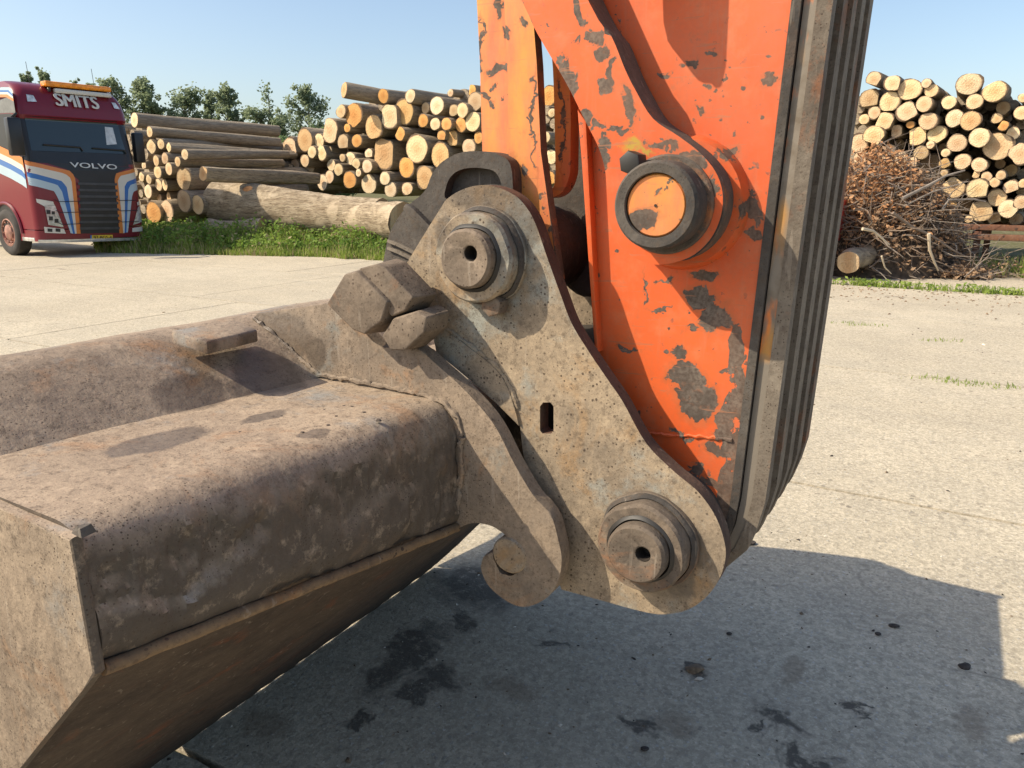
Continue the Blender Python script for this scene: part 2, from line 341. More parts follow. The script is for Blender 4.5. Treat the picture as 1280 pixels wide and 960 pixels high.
def slab(t0, t1, w0, w1, dz=0.0, cut=None):
    """a cast slab with slightly ragged edges; every vertex in yard coordinates"""
    g = 0.012; n = 40; loop = []
    for i in range(n): loop.append((t0 + g + (t1 - t0 - 2 * g) * i / n, w0 + g, 0))
    for i in range(n // 2): loop.append((t1 - g, w0 + g + (w1 - w0 - 2 * g) * i / (n // 2), 1))
    for i in range(n): loop.append((t1 - g - (t1 - t0 - 2 * g) * i / n, w1 - g, 0))
    for i in range(n // 2): loop.append((t0 + g, w1 - g - (w1 - w0 - 2 * g) * i / (n // 2), 1))
    top = []; low = []
    for t, w, k in loop:
        if cut: w = min(w, cut(t))
        j = wob(t, w, 3.3, 0.03) + wob(t * 6, w * 6, 1.1, 0.012)
        t2, w2 = (t, w + j) if k == 0 else (t + j, w)
        a = random.uniform(0, 0.004)
        top.append((t2, w2, dz)); low.append((t2, w2, -0.03))
    n = len(top); V = top + low; Fc = [tuple(range(n))] + [(i, i + n, (i + 1) % n + n, (i + 1) % n) for i in range(n)]
    bm = bmesh.new(); vs = [bm.verts.new(v) for v in V]
    for f in Fc: bm.faces.new([vs[i] for i in f])
    bmesh.ops.triangulate(bm, faces=[f for f in bm.faces if len(f.verts) > 4])
    bm_obj('slab', bm, M['concrete'], yard, 0)
rs = random.Random(3)
for r in range(len(WJ) - 1):
    off = [0, 2.2, 0.9, -3.4, 1.7, 0.4][r]
    for k in range(-5, 3):
        t0 = k * 6.1 + off + 0.8
        slab(t0, t0 + 6.1, WJ[r], WJ[r + 1], rs.uniform(-0.003, 0.0))
for k in range(0, 3): slab(-5.5 + 4.6 * k, -0.9 + 4.6 * k, 13.78, 16.2, 0.0)

# ------------------------------------------------------------------ excavator bucket
BO = (-1.2, 1.42)
def zhit(x, y, z): return to_tw(ground_pt(x, y, z))
stain_shade = []  # damp stains, plus a cast shadow by the pad and ear painted in
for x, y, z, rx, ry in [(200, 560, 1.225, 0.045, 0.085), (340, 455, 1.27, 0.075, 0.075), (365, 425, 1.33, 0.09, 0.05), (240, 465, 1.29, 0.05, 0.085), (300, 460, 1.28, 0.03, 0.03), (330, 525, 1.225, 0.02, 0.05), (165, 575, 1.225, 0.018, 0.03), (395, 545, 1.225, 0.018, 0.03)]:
    q = zhit(x, y, z); stain_shade.append((q.x - BO[0], q.y - BO[1], q.z, rx, ry, 0.09))
M['bucket'] = dusty_steel('muddy_bucket_steel', (0.39, 0.305, 0.22), (0.235, 0.18, 0.132), (0.34, 0.20, 0.11), 260, 0.56, paint=(0.25, 0.255, 0.245), stain_shade=stain_shade)
M['mud_shade_box'] = dusty_steel('mud_caked_shaded_box_steel', (0.41, 0.318, 0.228), (0.26, 0.198, 0.146), (0.36, 0.21, 0.115), 260, 0.58, paint=(0.27, 0.275, 0.265), stain_shade=stain_shade, mud_shade=(0.112, 0.09, 0.07))
ear_shade = []  # cast shadow on the ear, painted into its colour
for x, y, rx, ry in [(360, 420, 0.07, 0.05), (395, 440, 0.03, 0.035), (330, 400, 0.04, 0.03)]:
    q = on_w(x, y, 1.09); ear_shade.append((q[0] - BO[0], 1.09 - BO[1], q[1], rx, 0.1, ry))
M['ear'] = dusty_steel('worn_ear_steel', (0.32, 0.245, 0.175), (0.175, 0.142, 0.112), (0.33, 0.185, 0.095), 240, 0.52, paint=(0.21, 0.245, 0.24), stain_shade=ear_shade)
WN, WF, WE = 0.42, 2.42, 1.09
bucket = tag(empty('excavator_bucket', tw(*BO), -TH), 'mud caked brown steel excavator bucket resting on the concrete', 'bucket')
def lerp(a, b, s): return a + (b - a) * s
def loft(name, prof, w0, w1, nw, mat, parent, org, disp, closed=True, smooth=40, flip=False):
    """prof(s) -> list of (t, z); s = 0..1 along w; disp(t, w, z, i) pushes a point out along the profile normal"""
    V, Fc = [], []
    for k in range(nw + 1):
        s = k / nw; w = lerp(w0, w1, s); pr = prof(s); n = len(pr)
        for i, (t, z) in enumerate(pr):
            a, b = pr[i - 1 if (i or closed) else i], pr[(i + 1) % n if (i < n - 1 or closed) else i]
            nx, nz = (b[1] - a[1]), -(b[0] - a[0]); l = math.hypot(nx, nz) or 1
            d = disp(t, w, z, i)
            V.append((t + nx / l * d - org[0], w - org[1], z + nz / l * d))
    for k in range(nw):
        for i in range(n if closed else n - 1):
            j = (i + 1) % n; Fc.append((k * n + i, k * n + j, (k + 1) * n + j, (k + 1) * n + i))
    if closed: Fc.append(tuple(range(n))[::-1]); Fc.append(tuple(nw * n + i for i in range(n)))
    bm = bmesh.new(); vs = [bm.verts.new(v) for v in V]
    for f in Fc: bm.faces.new([vs[i] for i in f])
    return bm_obj(name, bm, mat, parent, smooth)
def arc(cx, cz, r, a0, a1, n): return [(cx + r * math.cos(R(lerp(a0, a1, i / n))), cz + r * math.sin(R(lerp(a0, a1, i / n)))) for i in range(n + 1)]
def dense(pts, step):
    out = []
    for a, b in zip(pts, pts[1:]):
        n = max(1, int(math.dist(a, b) / step)); out += [(lerp(a[0], b[0], i / n), lerp(a[1], b[1], i / n)) for i in range(n)]
    return out + [pts[-1]]
def box_prof(s):                              # s=0 at the bucket's end, 1 at the ear; clockwise from the back crease
    zt, zb = lerp(1.240, 1.222, s), lerp(1.062, 0.975, s); tf = lerp(-0.776, -0.744, s); r = lerp(0.06, 0.075, s)
    top = [(lerp(-1.10, tf - r, i / 14), lerp(zt + 0.004, zt, i / 14)) for i in range(14)]
    cor = arc(tf - r, zt - r, r, 90, 0, 8)
    fr = [(tf + (zt - r - zb) * 0.0, lerp(zt - r, zb + 0.05, i / 8)) for i in range(1, 9)]
    bot = [(tf - 0.006, zb + 0.03), (tf - 0.012, zb + 0.015), (tf - 0.03, zb)]
    back = [(-0.95, zb + 0.05), (-1.10, zt - 0.12)]
    return top + cor + fr + bot + back
def crust(t, w, z, i):
    p = Vector((t, w, z)); d = (0.0014 * mn.noise(p * 40) + 0.0022 * mn.noise(p * 11)) * min(1, max(0.12, (1.235 - z) / 0.05))
    g_ = min(1, max(0, (1.225 - z) / 0.05)) * min(1, max(0, (t + 0.90) / 0.06)); g_ = g_ * g_ * (3 - 2 * g_)
    if g_ > 0:
        k = mn.noise(Vector((t * 5, w * 6.5, z * 8)) + Vector((3, 1, 7))) + 0.25 * mn.noise(p * 30)
        if k > 0.08: d += g_ * (min((k - 0.08) * 0.05, 0.007) + 0.008 * max(0, mn.noise(p * 50)) * min(1, (k - .08) * 5) + 0.004 * mn.noise(p * 110) * min(1, (k - .08) * 5))
        q = Vector((t, w, z)); d += g_ * 0.010 * max(0, 1 - abs(w - WN) / 0.05) * max(0, mn.noise(p * 28) + .2)
    return d
loft('torque_box', lambda s: box_prof(s), WN + 0.004, WE, 260, M['mud_shade_box'], bucket, BO, crust)
loft('torque_box', lambda s: box_prof(1), WE + 0.032, 1.72, 30, M['mud_shade_box'], bucket, BO, lambda *a: 0)
loft('torque_box', lambda s: box_prof(1 - s), 1.752, WF - 0.004, 60, M['mud_shade_box'], bucket, BO, crust)
SH = [(-1.06, 1.205), (-1.085, 1.229), (-1.14, 1.266), (-1.19, 1.298), (-1.24, 1.322), (-1.29, 1.333), (-1.34, 1.328), (-1.42, 1.302), (-1.60, 1.215), (-1.80, 1.07), (-2.0, 0.88), (-2.17, 0.72), (-2.27, 0.635)]
def shell_prof(s):
    o = dense(SH, 0.018)
    return o[::-1] + [(p[0], p[1] - 0.03) for p in o]
loft('shell', shell_prof, WN + 0.012, WF - 0.012, 60, M['bucket'], bucket, BO, lambda t, w, z, i: 0.003 * mn.noise(Vector((t * 7, w * 5, z * 7))) + 0.001 * mn.noise(Vector((t, w, z)) * 33))
def lip_prof(s):
    k = min(s, 1 - s) / 0.34; k = min(k, 1); zb = lerp(1.062, 0.975, k); tf = lerp(-0.776, -0.744, k) - 0.052
    a = [(lerp(tf, -1.808, i / 64), lerp(zb - 0.004, 0.0, i / 64)) for i in range(65)]; b = [(p[0] - 0.018, p[1] + 0.018) for p in a]
    return a + b[::-1]
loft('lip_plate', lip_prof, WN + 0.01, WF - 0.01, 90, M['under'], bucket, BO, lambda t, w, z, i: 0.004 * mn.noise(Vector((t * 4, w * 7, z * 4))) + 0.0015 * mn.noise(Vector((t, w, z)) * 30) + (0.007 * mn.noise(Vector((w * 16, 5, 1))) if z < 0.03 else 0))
M['flange'] = dusty_steel('rusty_flange', (0.26, 0.17, 0.09), (0.14, 0.09, 0.055), (0.30, 0.14, 0.05), 90, 0.52)
# rusty bottom flange of the box
def rim(w0, w1, flip):
    V = []; n = 46
    pts, rad = [], []
    for i in range(n + 1):
        s = i / n; k = 1 - s if flip else s; w = lerp(w0, w1, s)
        zb = lerp(1.062, 0.975, k); tf = lerp(-0.776, -0.744, k)
        pts.append((tf - 0.012 - BO[0] + 0.001 * mn.noise(Vector((w * 20, 1, 2))), w - BO[1], zb + 0.004 + 0.0012 * mn.noise(Vector((w * 25, 4, 2))))); rad.append(0.009 + 0.0012 * mn.noise(Vector((w * 30, 9, 2))))
    tube('bottom_flange', pts, rad, M['flange'], bucket, 8)
rim(WN + 0.005, WE, False); rim(1.752, WF - 0.005, True)
EP = smooth_loop([(-0.783, 1.235, 1), (-0.778, 1.07, 1), (-0.81, 1.038, 1), (-1.80, 0.03, 1), (-1.83, 0.03, 1), (-2.26, 0.62, 1), (-2.27, 0.65, 1), (-2.0, 0.89), (-1.80, 1.075), (-1.60, 1.22), (-1.42, 1.306), (-1.33, 1.325), (-1.25, 1.29), (-1.12, 1.243, 1)])
ep = prism('end_plate', EP, WN - 0.010, WN + 0.004, M['bucket'], bucket, BO, 0.004, edge=M['mud_shade_box'])
e2 = prism('end_plate', EP, WF - 0.004, WF + 0.016, M['bucket'], bucket, BO, 0.004)
def bead(name, pts, w, r, mat, parent, org, sub=6):
    P3 = []
    L = dense(P_(pts, w), 0.007)
    for i, p in enumerate(L): P3.append((p[0] - org[0] + random.uniform(-.002, .002), w - org[1], p[1] + random.uniform(-.002, .002)))
    return tube(name, P3, [r * random.uniform(0.55, 1.4) for _ in P3], mat, parent, 6)
# torn corner, wear pad
q = on_w(104, 660, WN - .01)
mesh_obj('torn_corner', [(q[0] - BO[0] + a * 0.009, WN - 0.018 - BO[1] + b * 0.016, q[1] + c * 0.008) for a, b, c in [(-1, 0, -.6), (1, 0, -.8), (1.1, 1, -.6), (-1, 1, -.4), (-.4, .2, .5), (.6, .1, .3), (.8, .8, .6), (-.5, .9, .2)]],
         [(0, 3, 2, 1), (4, 5, 6, 7), (0, 1, 5, 4), (1, 2, 6, 5), (2, 3, 7, 6), (3, 0, 4, 7)], M['dark'], bucket, 0)
def shell_z(t):
    for (a, b), (c, d) in zip(SH, SH[1:]):
        if c <= t <= a: return lerp(b, d, (t - a) / (c - a))
    return SH[0][1] if t > SH[0][0] else SH[-1][1]
pw = []
for x, y, z in [(213, 413, 1.346), (258, 427, 1.334), (322, 412, 1.334), (294, 399, 1.346)]:
    p = to_tw(ground_pt(x, y, z)); pw.append((p.x, p.y, z))
bm = bmesh.new()
va = [bm.verts.new((p[0] - BO[0], p[1] - BO[1], p[2])) for p in pw]; vb = [bm.verts.new((p[0] - BO[0], p[1] - BO[1], p[2] - 0.024)) for p in pw]
bm.faces.new(va); bm.faces.new(vb[::-1])
for i in range(4): bm.faces.new((va[i], vb[i], vb[(i + 1) % 4], va[(i + 1) % 4]))
bmesh.ops.bevel(bm, geom=bm.edges[:], offset=0.004, segments=2, profile=0.5, affect='EDGES')
bm_obj('wear_pad', bm, M['bucket'], bucket, 40)
# ears
EAR = [(513, 430), (547, 457), (583, 490), (617, 530), (643, 580), (667, 620), (688, 643), (698, 676), (702, 700), (698, 725), (685, 746), (661, 758), (640, 755), (616, 738), (604, 720), (601, 703), (607, 693, 1), (616, 690, 1), (619, 708), (631, 720), (643, 721), (650, 710), (647, 694), (636, 674), (624, 663), (610, 656), (590, 654), (572, 661), (556, 672, 1), (520, 640, 1), (480, 560, 1), (340, 470, 1), (312, 400, 1), (322, 391, 1), (415, 378, 1), (452, 412), (480, 437)]
ear_tz = smooth_loop(P_(EAR, WE))
prism('ear', ear_tz, WE, WE + 0.032, M['ear'], bucket, BO, 0.005)
prism('ear', ear_tz, 1.72, 1.752, M['ear'], bucket, BO, 0.004)
bead('weld_bead', [(318, 398), (345, 420), (372, 446), (398, 468), (440, 475), (520, 491), (556, 503), (572, 522), (577, 545)], WE - 0.002, 0.0048, M['ear'], bucket, BO)
bead('weld_bead', [(577, 545), (577, 590), (570, 640)], WE - 0.002, 0.006, M['ear'], bucket, BO)
# droppings, mud crumbs and drips lying on the box top
M['dropping'] = plain('bird_dropping', (0.75, 0.73, 0.66), 0.8); M['crumb'] = plain('mud_crumb', (0.09, 0.07, 0.055), 0.95, 0, 0.4, 90)
def flake(name, x, y, z, r, mat, squash=0.35, hh=0.003):
    n = 10; V = []
    for _ in range(6): p = to_tw(ground_pt(x, y, z)); z = lerp(1.240, 1.222, (p.y - WN) / (WE - WN)) + 0.0012
    for k in range(n):
        a = 2 * math.pi * k / n; rr = r * random.uniform(0.7, 1.2)
        V.append((p.x - BO[0] + rr * math.cos(a), p.y - BO[1] + rr * math.sin(a) * squash * 2, z - 0.003))
    V += [(0.6 * (v[0] - (p.x - BO[0])) + p.x - BO[0], 0.6 * (v[1] - (p.y - BO[1])) + p.y - BO[1], z + 0.0006) for v in V[:n]]
    Fc = [tuple(range(n, 2 * n))] + [(k, (k + 1) % n, (k + 1) % n + n, k + n) for k in range(n)]
    mesh_obj(name, V, Fc, mat, bucket, 60)
for x, y, r in [(139, 562, .005), (162, 547, .006), (332, 506, .006)]: flake('bird_dropping', x, y, 1.2355 if x > 250 else 1.2415, r, M['dropping'], 0.35, 0.0015)
for x, y, r in [(378, 540, .004), (420, 520, .004), (395, 500, .004), (440, 508, .004), (455, 515, .005), (300, 540, .004), (430, 507, .004), (473, 524, .005), (370, 505, .004), (410, 531, .004), (386, 508, .004), (405, 512, .003), (425, 498, .004), (352, 520, .004)]:
    flake('mud_crumb', x, y, 1.2335 if x > 250 else 1.2385, r, M['crumb'], 0.5, 0.0012)
# locking wedge blocks on the ear
def block(pts, w0, w1, sh, mat, bev):
    f = P_(pts, w0); cx = sum(p[0] for p in f) / len(f); cz = sum(p[1] for p in f) / len(f)
    b = [(cx + (p[0] - cx) * sh, cz + (p[1] - cz) * sh) for p in f]
    bm = bmesh.new()
    a = [bm.verts.new((p[0] - BO[0], w0 - BO[1], p[1])) for p in f]; c = [bm.verts.new((p[0] - BO[0], w1 - BO[1], p[1])) for p in b]; n = len(f)
    bm.faces.new(a); bm.faces.new(c[::-1])
    for i in range(n): bm.faces.new((a[i], c[i], c[(i + 1) % n], a[(i + 1) % n]))
    bmesh.ops.bevel(bm, geom=bm.edges[:], offset=bev, segments=3, profile=0.5, affect='EDGES')
    bm_obj('lock_block', bm, mat, bucket, 50)
block([(408, 380), (430, 343), (446, 339), (484, 378), (476, 402), (455, 418), (440, 412)], 1.035, 1.10, 1.12, M['pin'], 0.0035)
block([(448, 336), (470, 330), (480, 334), (516, 372), (505, 389), (489, 396)], 1.045, 1.11, 1.12, M['pin'], 0.003)
block([(477, 420), (491, 398), (520, 389), (533, 397), (530, 416), (506, 438), (488, 438)], 1.045, 1.11, 1.1, M['pin'], 0.0035)

# ------------------------------------------------------------------ quick coupler
KO = (-0.62, 1.36)
coup = tag(empty('quick_coupler', tw(*KO), -TH), 'dusty brown steel quick coupler plate with two round pins', 'coupler')
W0 = 1.15; W1 = 1.57
CPL = [(499, 344, 1), (547, 266), (561, 247), (586, 234), (614, 232), (643, 244), (660, 262), (671, 284), (683, 319), (701, 369), (715, 405), (737, 441), (760, 475), (779, 503), (807, 553), (841, 588), (872, 614), (893, 643), (904, 671), (907, 696), (899, 724), (881, 748), (857, 763), (827, 768), (797, 763), (750, 750), (702, 737, 1), (668, 650, 1), (653, 560, 1), (650, 532, 1), (622, 503, 1), (583, 468), (547, 439, 1), (538, 390, 1)]
ctz = smooth_loop(P_(CPL, W0), 5)
slot = P_([(675, 508), (679, 503), (688, 503), (692, 508), (692, 538), (689, 542), (678, 542), (675, 538)], W0)
def plate_with_hole(name, outer, hole, w0, w1, mat):
    bm = bmesh.new(); loops = []
    for w in (w0, w1):
        L = []
        for lp in (outer, hole):
            vs = [bm.verts.new((p[0] - KO[0], w - KO[1], p[1])) for p in lp]
            es = [bm.edges.new((vs[i], vs[(i + 1) % len(vs)])) for i in range(len(vs))]; L.append((vs, es))
        bmesh.ops.triangle_fill(bm, edges=L[0][1] + L[1][1], use_beauty=True, use_dissolve=False); loops.append(L)
    for k in (0, 1):
        a, b = loops[0][k][0], loops[1][k][0]; n = len(a)
        for i in range(n): bm.faces.new((a[i], b[i], b[(i + 1) % n], a[(i + 1) % n]))
    bm.normal_update()
    for f in bm.faces: f.material_index = 0 if abs(f.normal.y) > 0.98 else 1
    return bm_obj(name, bm, [mat, M['platedge']], coup, 30)
M['platedge'] = dusty_steel('rusty_plate_edge', (0.14, 0.085, 0.06), (0.065, 0.04, 0.032), (0.17, 0.06, 0.03), 90, 0.5)
plate_with_hole('side_plate', ctz, slot, W0, W0 + 0.032, M['coupler'])
prism('side_plate', ctz, W1, W1 + 0.032, M['coupler'], coup, KO, 0.003)
# dark face behind the slot: the inner cross wall of the coupler
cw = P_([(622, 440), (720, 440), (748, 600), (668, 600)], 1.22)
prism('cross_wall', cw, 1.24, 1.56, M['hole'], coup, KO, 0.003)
PU, PL = on_w(607, 320, W0), on_w(812, 674, W0)
for c, off in ((PU, (0.012, 0.010)), (PL, (0.013, 0.004))):
    lathe('collar', c, [(0.0, W0 + .002), (0.086, W0 + .002), (0.086, W0 - .009), (0.082, W0 - .014), (0.077, W0 - .016), (0.077, W0 - .040), (0.073, W0 - .046), (0.055, W0 - .046), (0.054, W0 - 0.03)], M['pin'] if c is PL else M['coupler'], coup, KO, 72, rough=0.0035)
    pn = lathe('pin', c, [(0.0, W0 - .035), (0.0125, W0 - .035), (0.0135, W0 - .0655), (0.016, W0 - .067), (0.046, W0 - .068), (0.0505, W0 - .063), (0.0515, W0 - .03), (0.0515, W1 + .08), (0.0, W1 + .08)], M['pin'], coup, KO, 48, off=off, noff=4, rough=0.0015)
    lathe('grease_hole', (c[0] + off[0], c[1] + off[1]), [(0.0, W0 - .0365), (0.0123, W0 - .0365), (0.0123, W0 - .0645)], M['hole'], pn, KO, 20)
    lathe('grease_ring', c, [(0.0505, W0 - .0445), (0.0535, W0 - .0505), (0.0585, W0 - .0470), (0.0600, W0 - .0440)], M['black'], coup, KO, 60, rough=0.003)
    lathe('grease_ring', c, [(0.0765, W0 - .014), (0.079, W0 - .0195), (0.0835, W0 - .0155), (0.085, W0 - .011)], M['dark'], coup, KO, 60, rough=0.003)
    lathe('far_collar', c, [(0.0, W1 + .03), (0.088, W1 + .03), (0.085, W1 + .06), (0.0, W1 + .06)], M['coupler'], coup, KO, 40)
# greasy half ring under each collar and retaining bolts
def hexbolt(x, y, w, r, h, mat, parent, org, rot=10):
    c = on_w(x, y, w); V = []
    hx = [(c[0] + r * math.cos(R(60 * k + rot)), c[1] + r * math.sin(R(60 * k + rot))) for k in range(6)]
    return prism('bolt', hx, w - h, w, mat, parent, org, 0.003)
hexbolt(624, 379, W0 - 0.004, 0.021, 0.03, M['pin'], coup, KO, 20)
hexbolt(606, 366, W0 - 0.004, 0.014, 0.012, M['pin'], coup, KO, 5)
block2 = P_([(830, 660), (846, 668), (846, 690), (832, 700)], W0)
prism('retainer', block2, W0 - 0.05, W0 - 0.012, M['pin'], coup, KO, 0.004)
bead('weld_bead', [(540, 398), (566, 416), (600, 441), (622, 459), (638, 482), (648, 512)], W0 - 0.001, 0.0042, M['coupler'], coup, KO)
# doubler layer along the lower left edge of the plate
dbl = smooth_loop(P_([(539, 400, 1), (566, 418), (600, 443), (621, 461), (636, 484), (646, 514), (650, 532, 1), (622, 503, 1), (583, 469), (547, 440, 1)], W0 - 0.001))
prism('doubler', dbl, W0 - 0.006, W0 + 0.001, M['coupler'], coup, KO, 0.002)
# cross pin in the bucket's hooks
lathe('hook_pin', on_w(637, 694, 1.09), [(0.0, 1.086), (0.032, 1.086), (0.035, 1.09), (0.035, 1.70), (0.0, 1.70)], M['coupler'], coup, KO, 32)
# black cast lifting eye behind the plate
EYE = [(478, 332, 1), (487, 292), (506, 261), (530, 240), (540, 218), (553, 202), (575, 191), (600, 189), (625, 194), (640, 215), (640, 300, 1), (500, 350, 1)]
hole_e = P_([(559, 250), (558, 232), (566, 218), (580, 211), (600, 210), (620, 216), (626, 240), (600, 256)], 1.2)
plate_with_hole('lifting_eye', smooth_loop(P_(EYE, 1.2)), smooth_loop(hole_e), 1.20, 1.29, M['dark'])
prism('lifting_eye_web', smooth_loop(P_([(560, 256), (556, 230), (566, 212), (590, 204), (622, 212), (632, 240), (610, 262)], 1.225)), 1.222, 1.25, M['dark'], coup, KO, 0)
prism('lifting_eye_rib', smooth_loop(P_([(505, 262, 1), (512, 256), (545, 290), (540, 297, 1)], 1.19)), 1.185, 1.2, M['dark'], coup, KO, 0.003)
for k in (0, 9): prism('lifting_eye_rib', P_([(486, 299 + k), (500, 304 + k), (526, 318 + k), (526, 322 + k), (499, 308 + k), (485, 303 + k)], 1.197), 1.192, 1.2, M['rail'], coup, KO, 0.001)

# ------------------------------------------------------------------ excavator arm
AO = (-0.42, 1.42)
arm = tag(empty('excavator_dipper', tw(*AO), -TH), 'chipped orange excavator arm with links and ribbed steel underside', 'excavator arm')
WA = 1.25; WB = 1.655
def chip_list(L, w):
    out = []
    for x, y, rx, ry in L:
        q = on_w(x, y, w); k = 1.32 / F
        out.append((q[0] - AO[0], w - AO[1], q[1], rx * k * 1.05, 0.2, ry * k * 0.92))
    return out
AC = [(880, 372, 17, 16), (892, 400, 17, 22), (858, 468, 24, 18), (872, 500, 26, 28), (850, 440, 10, 14), (905, 530, 10, 22), (938, 262, 13, 17), (935, 290, 12, 10), (914, 192, 9, 8), (866, 411, 9, 6), (891, 212, 5, 5), (864, 81, 6, 6), (888, 70, 5, 5), (807, 362, 2.6, 20), (824, 386, 17, 2.8), (835, 350, 10, 3), (788, 434, 16, 3.2), (958, 100, 8, 9), (873, 137, 5, 4), (885, 105, 4, 4), (837, 93, 4, 4), (889, 605, 16, 8), (905, 460, 7, 7), (925, 590, 10, 26), (922, 480, 6, 24), (900, 560, 14, 8), (870, 590, 10, 10), (850, 545, 20, 3), (884, 345, 14, 7)]
M['arm'] = orange('arm_paint', chip_list(AC, WA), edge=[(0.12, -0.17, 1.05, 0.025, 0.3, 0.4)])
LC = [(714, 112, 9, 22), (706, 86, 9, 16), (730, 14, 7, 22), (748, 45, 8, 10), (757, 64, 10, 12), (740, 44, 7, 5), (760, 110, 9, 9), (733, 150, 12, 8), (752, 158, 12, 4), (775, 163, 12, 5), (760, 176, 9, 9), (700, 68, 6, 7), (738, 30, 6, 4), (722, 48, 4, 4), (757, 200, 6, 22), (790, 130, 6, 26), (772, 92, 6, 20), (830, 178, 20, 6), (858, 195, 24, 9), (886, 240, 10, 30), (655, 8, 5, 20), (664, 30, 5, 12)]
M['link'] = orange('link_paint', chip_list(LC, 1.17), smear=chip_list([(792, 186, 14, 10), (808, 192, 9, 7)], 1.17))
HC = [(601, 95, 5, 14), (609, 118, 5, 10), (613, 130, 5, 6), (622, 88, 12, 8), (622, 12, 5, 16), (634, 40, 6, 8), (629, 85, 6, 6), (621, 110, 4, 4), (660, 30, 6, 6), (641, 220, 9, 30), (655, 215, 5, 8), (672, 150, 3, 70), (602, 60, 2.5, 40)]
M['faded'] = orange('faded_link_paint', chip_list(HC, 1.24), True)
# box of the arm
def arm_left(z): return -0.598 - 0.107 * (z - 1.711)
def arm_right(z): return -0.2915 + 0.0405 * (z - 1.049)
ZT = 3.5
bodyp = [(arm_left(ZT), ZT, 1), (arm_left(1.30), 1.30, 1), (-0.525, 1.12), (-0.505, 1.0), (-0.46, 0.925), (-0.40, 0.905), (-0.345, 0.93), (-0.305, 0.99), (arm_right(1.06), 1.06, 1), (arm_right(ZT), ZT, 1)]
prism('arm_body', smooth_loop(bodyp, 5), WA, WB, M['arm'], arm, AO, 0.006)
# edge strips on the near side
prism('edge_strip', P_([(722, 136), (733, 152), (740, 300), (748, 440), (744, 440), (736, 320), (728, 203)], WA - 0.02), WA - 0.022, WA + 0.002, M['arm'], arm, AO, 0.002)
# rails down the underside
def rail_path(off, z0=ZT):
    L = [(arm_right(z) + off, z) for z in [z0, 3.0, 2.5, 2.1, 1.8, 1.5, 1.3, 1.15, 1.08]]
    L += [(-0.295 + off * 0.9, 1.03), (-0.306 + off * 0.85, 0.985), (-0.33 + off * 0.7, 0.945)]
    return L
def rail(w0, w1, o0, o1, mat, name='wear_rail'):
    a = rail_path(o0); b = rail_path(o1)
    prism(name, a + b[::-1], w0, w1, mat, arm, AO, 0.002)
def railpaint():
    m = MT('rail_paint'); a = m.noise(9, 5, 0.65, m.map((1, 1, 0.25))); b = m.noise(40, 5)
    c = m.mix(m.mr(a, 0.45, 0.5), (0.20, 0.17, 0.135), (0.62, 0.17, 0.03)); c = m.mix(m.mr(b, 0.45, 0.7, 0, .7), c, (0.12, 0.09, 0.06))
    c = m.mix(m.mr(m.noise(5, 4, .6, m.map((1, 1, 0.3), (5, 5, 5))), 0.55, 0.6), c, (0.40, 0.20, 0.05)); sz = m.n('SeparateXYZ', {0: m.obj()}).outputs[2]
    c = m.mix(m.mr(m.ma('ADD', sz, m.ma('MULTIPLY', m.noise(7, 4), 0.3)), 1.46, 1.5), (0.17, 0.145, 0.115), c)
    return m.done(c, 0.75, 0, m.bump(b, 0.4, 0.002))
M['railpaint'] = railpaint()
rail(WA - 0.003, WA + 0.012, -0.004, 0.010, M['dark'], 'seam_strip')
rail(WA + 0.006, WA + 0.03, 0.012, 0.030, M['railpaint'])
rail(WA + 0.004, WA + 0.034, 0.030, 0.052, M['rail'])
for k in range(1, 5): rail(WA + 0.092 * k, WA + 0.092 * k + 0.042, 0.0, 0.052, M['rail'])
for k in range(0, 4): rail(WA + 0.044 + 0.092 * k, WA + 0.09 + 0.092 * k, -0.002, 0.012, M['black'], 'rail_groove')
bead('weld_seam', [(806, 541), (860, 545), (914, 549)], WA - 0.001, 0.003, M['arm'], arm, AO)
# side link with its boss, ring and bolts
LK = [(560, -190, 1), (652, 0), (668, 35), (688, 70), (710, 108), (733, 154), (748, 184), (756, 211), (759, 240), (762, 277), (775, 307), (797, 324), (824, 331), (861, 322), (887, 300), (901, 270), (903, 240), (894, 214), (875, 191), (848, 170), (816, 148), (794, 112), (781, 86), (764, 45), (737, 4), (650, -190, 1)]
M['worn'] = dusty_steel('worn_edge_steel', (0.16, 0.13, 0.105), (0.085, 0.07, 0.058), (0.42, 0.13, 0.03), 280, 0.52)
prism('side_link', smooth_loop(P_(LK, 1.165)), 1.165, 1.238, M['link'], arm, AO, 0.006, edge=M['worn'])
PB = on_w(834, 256, 1.17)
lathe('boss_washer', PB, [(0, 1.17), (0.075, 1.17), (0.075, 1.162), (0.072, 1.159), (0.0, 1.159)], M['worn'], arm, AO, 48)
ring = lathe('pin_ring', PB, [(0.047, 1.120), (0.048, 1.114), (0.061, 1.113), (0.065, 1.118), (0.066, 1.16), (0.0, 1.16)], M['dark'], arm, AO, 56)
ringp = lathe('pin_cap', PB, [(0, 1.119), (0.044, 1.119), (0.0465, 1.122), (0.0465, 1.16), (0, 1.16)], orange('cap_paint', [(PB[0] - AO[0] - .015, 1.12 - AO[1], PB[1] - 0.022, .025, .1, .016), (PB[0] - AO[0] + .012, 1.12 - AO[1], PB[1] + 0.02, .006, .1, .008)], True), arm, AO, 40)
lathe('centre_hole', PB, [(0, 1.1175), (0.0022, 1.1175), (0.0022, 1.119)], M['hole'], ringp, AO, 12)
lathe('boss_backing', PB, [(0, 1.225), (0.10, 1.225), (0.11, WA + .01), (0, WA + .01)], M['arm'], arm, AO, 40)
hexbolt(797, 204, 1.155, 0.018, 0.035, M['black'], arm, AO, 40); None
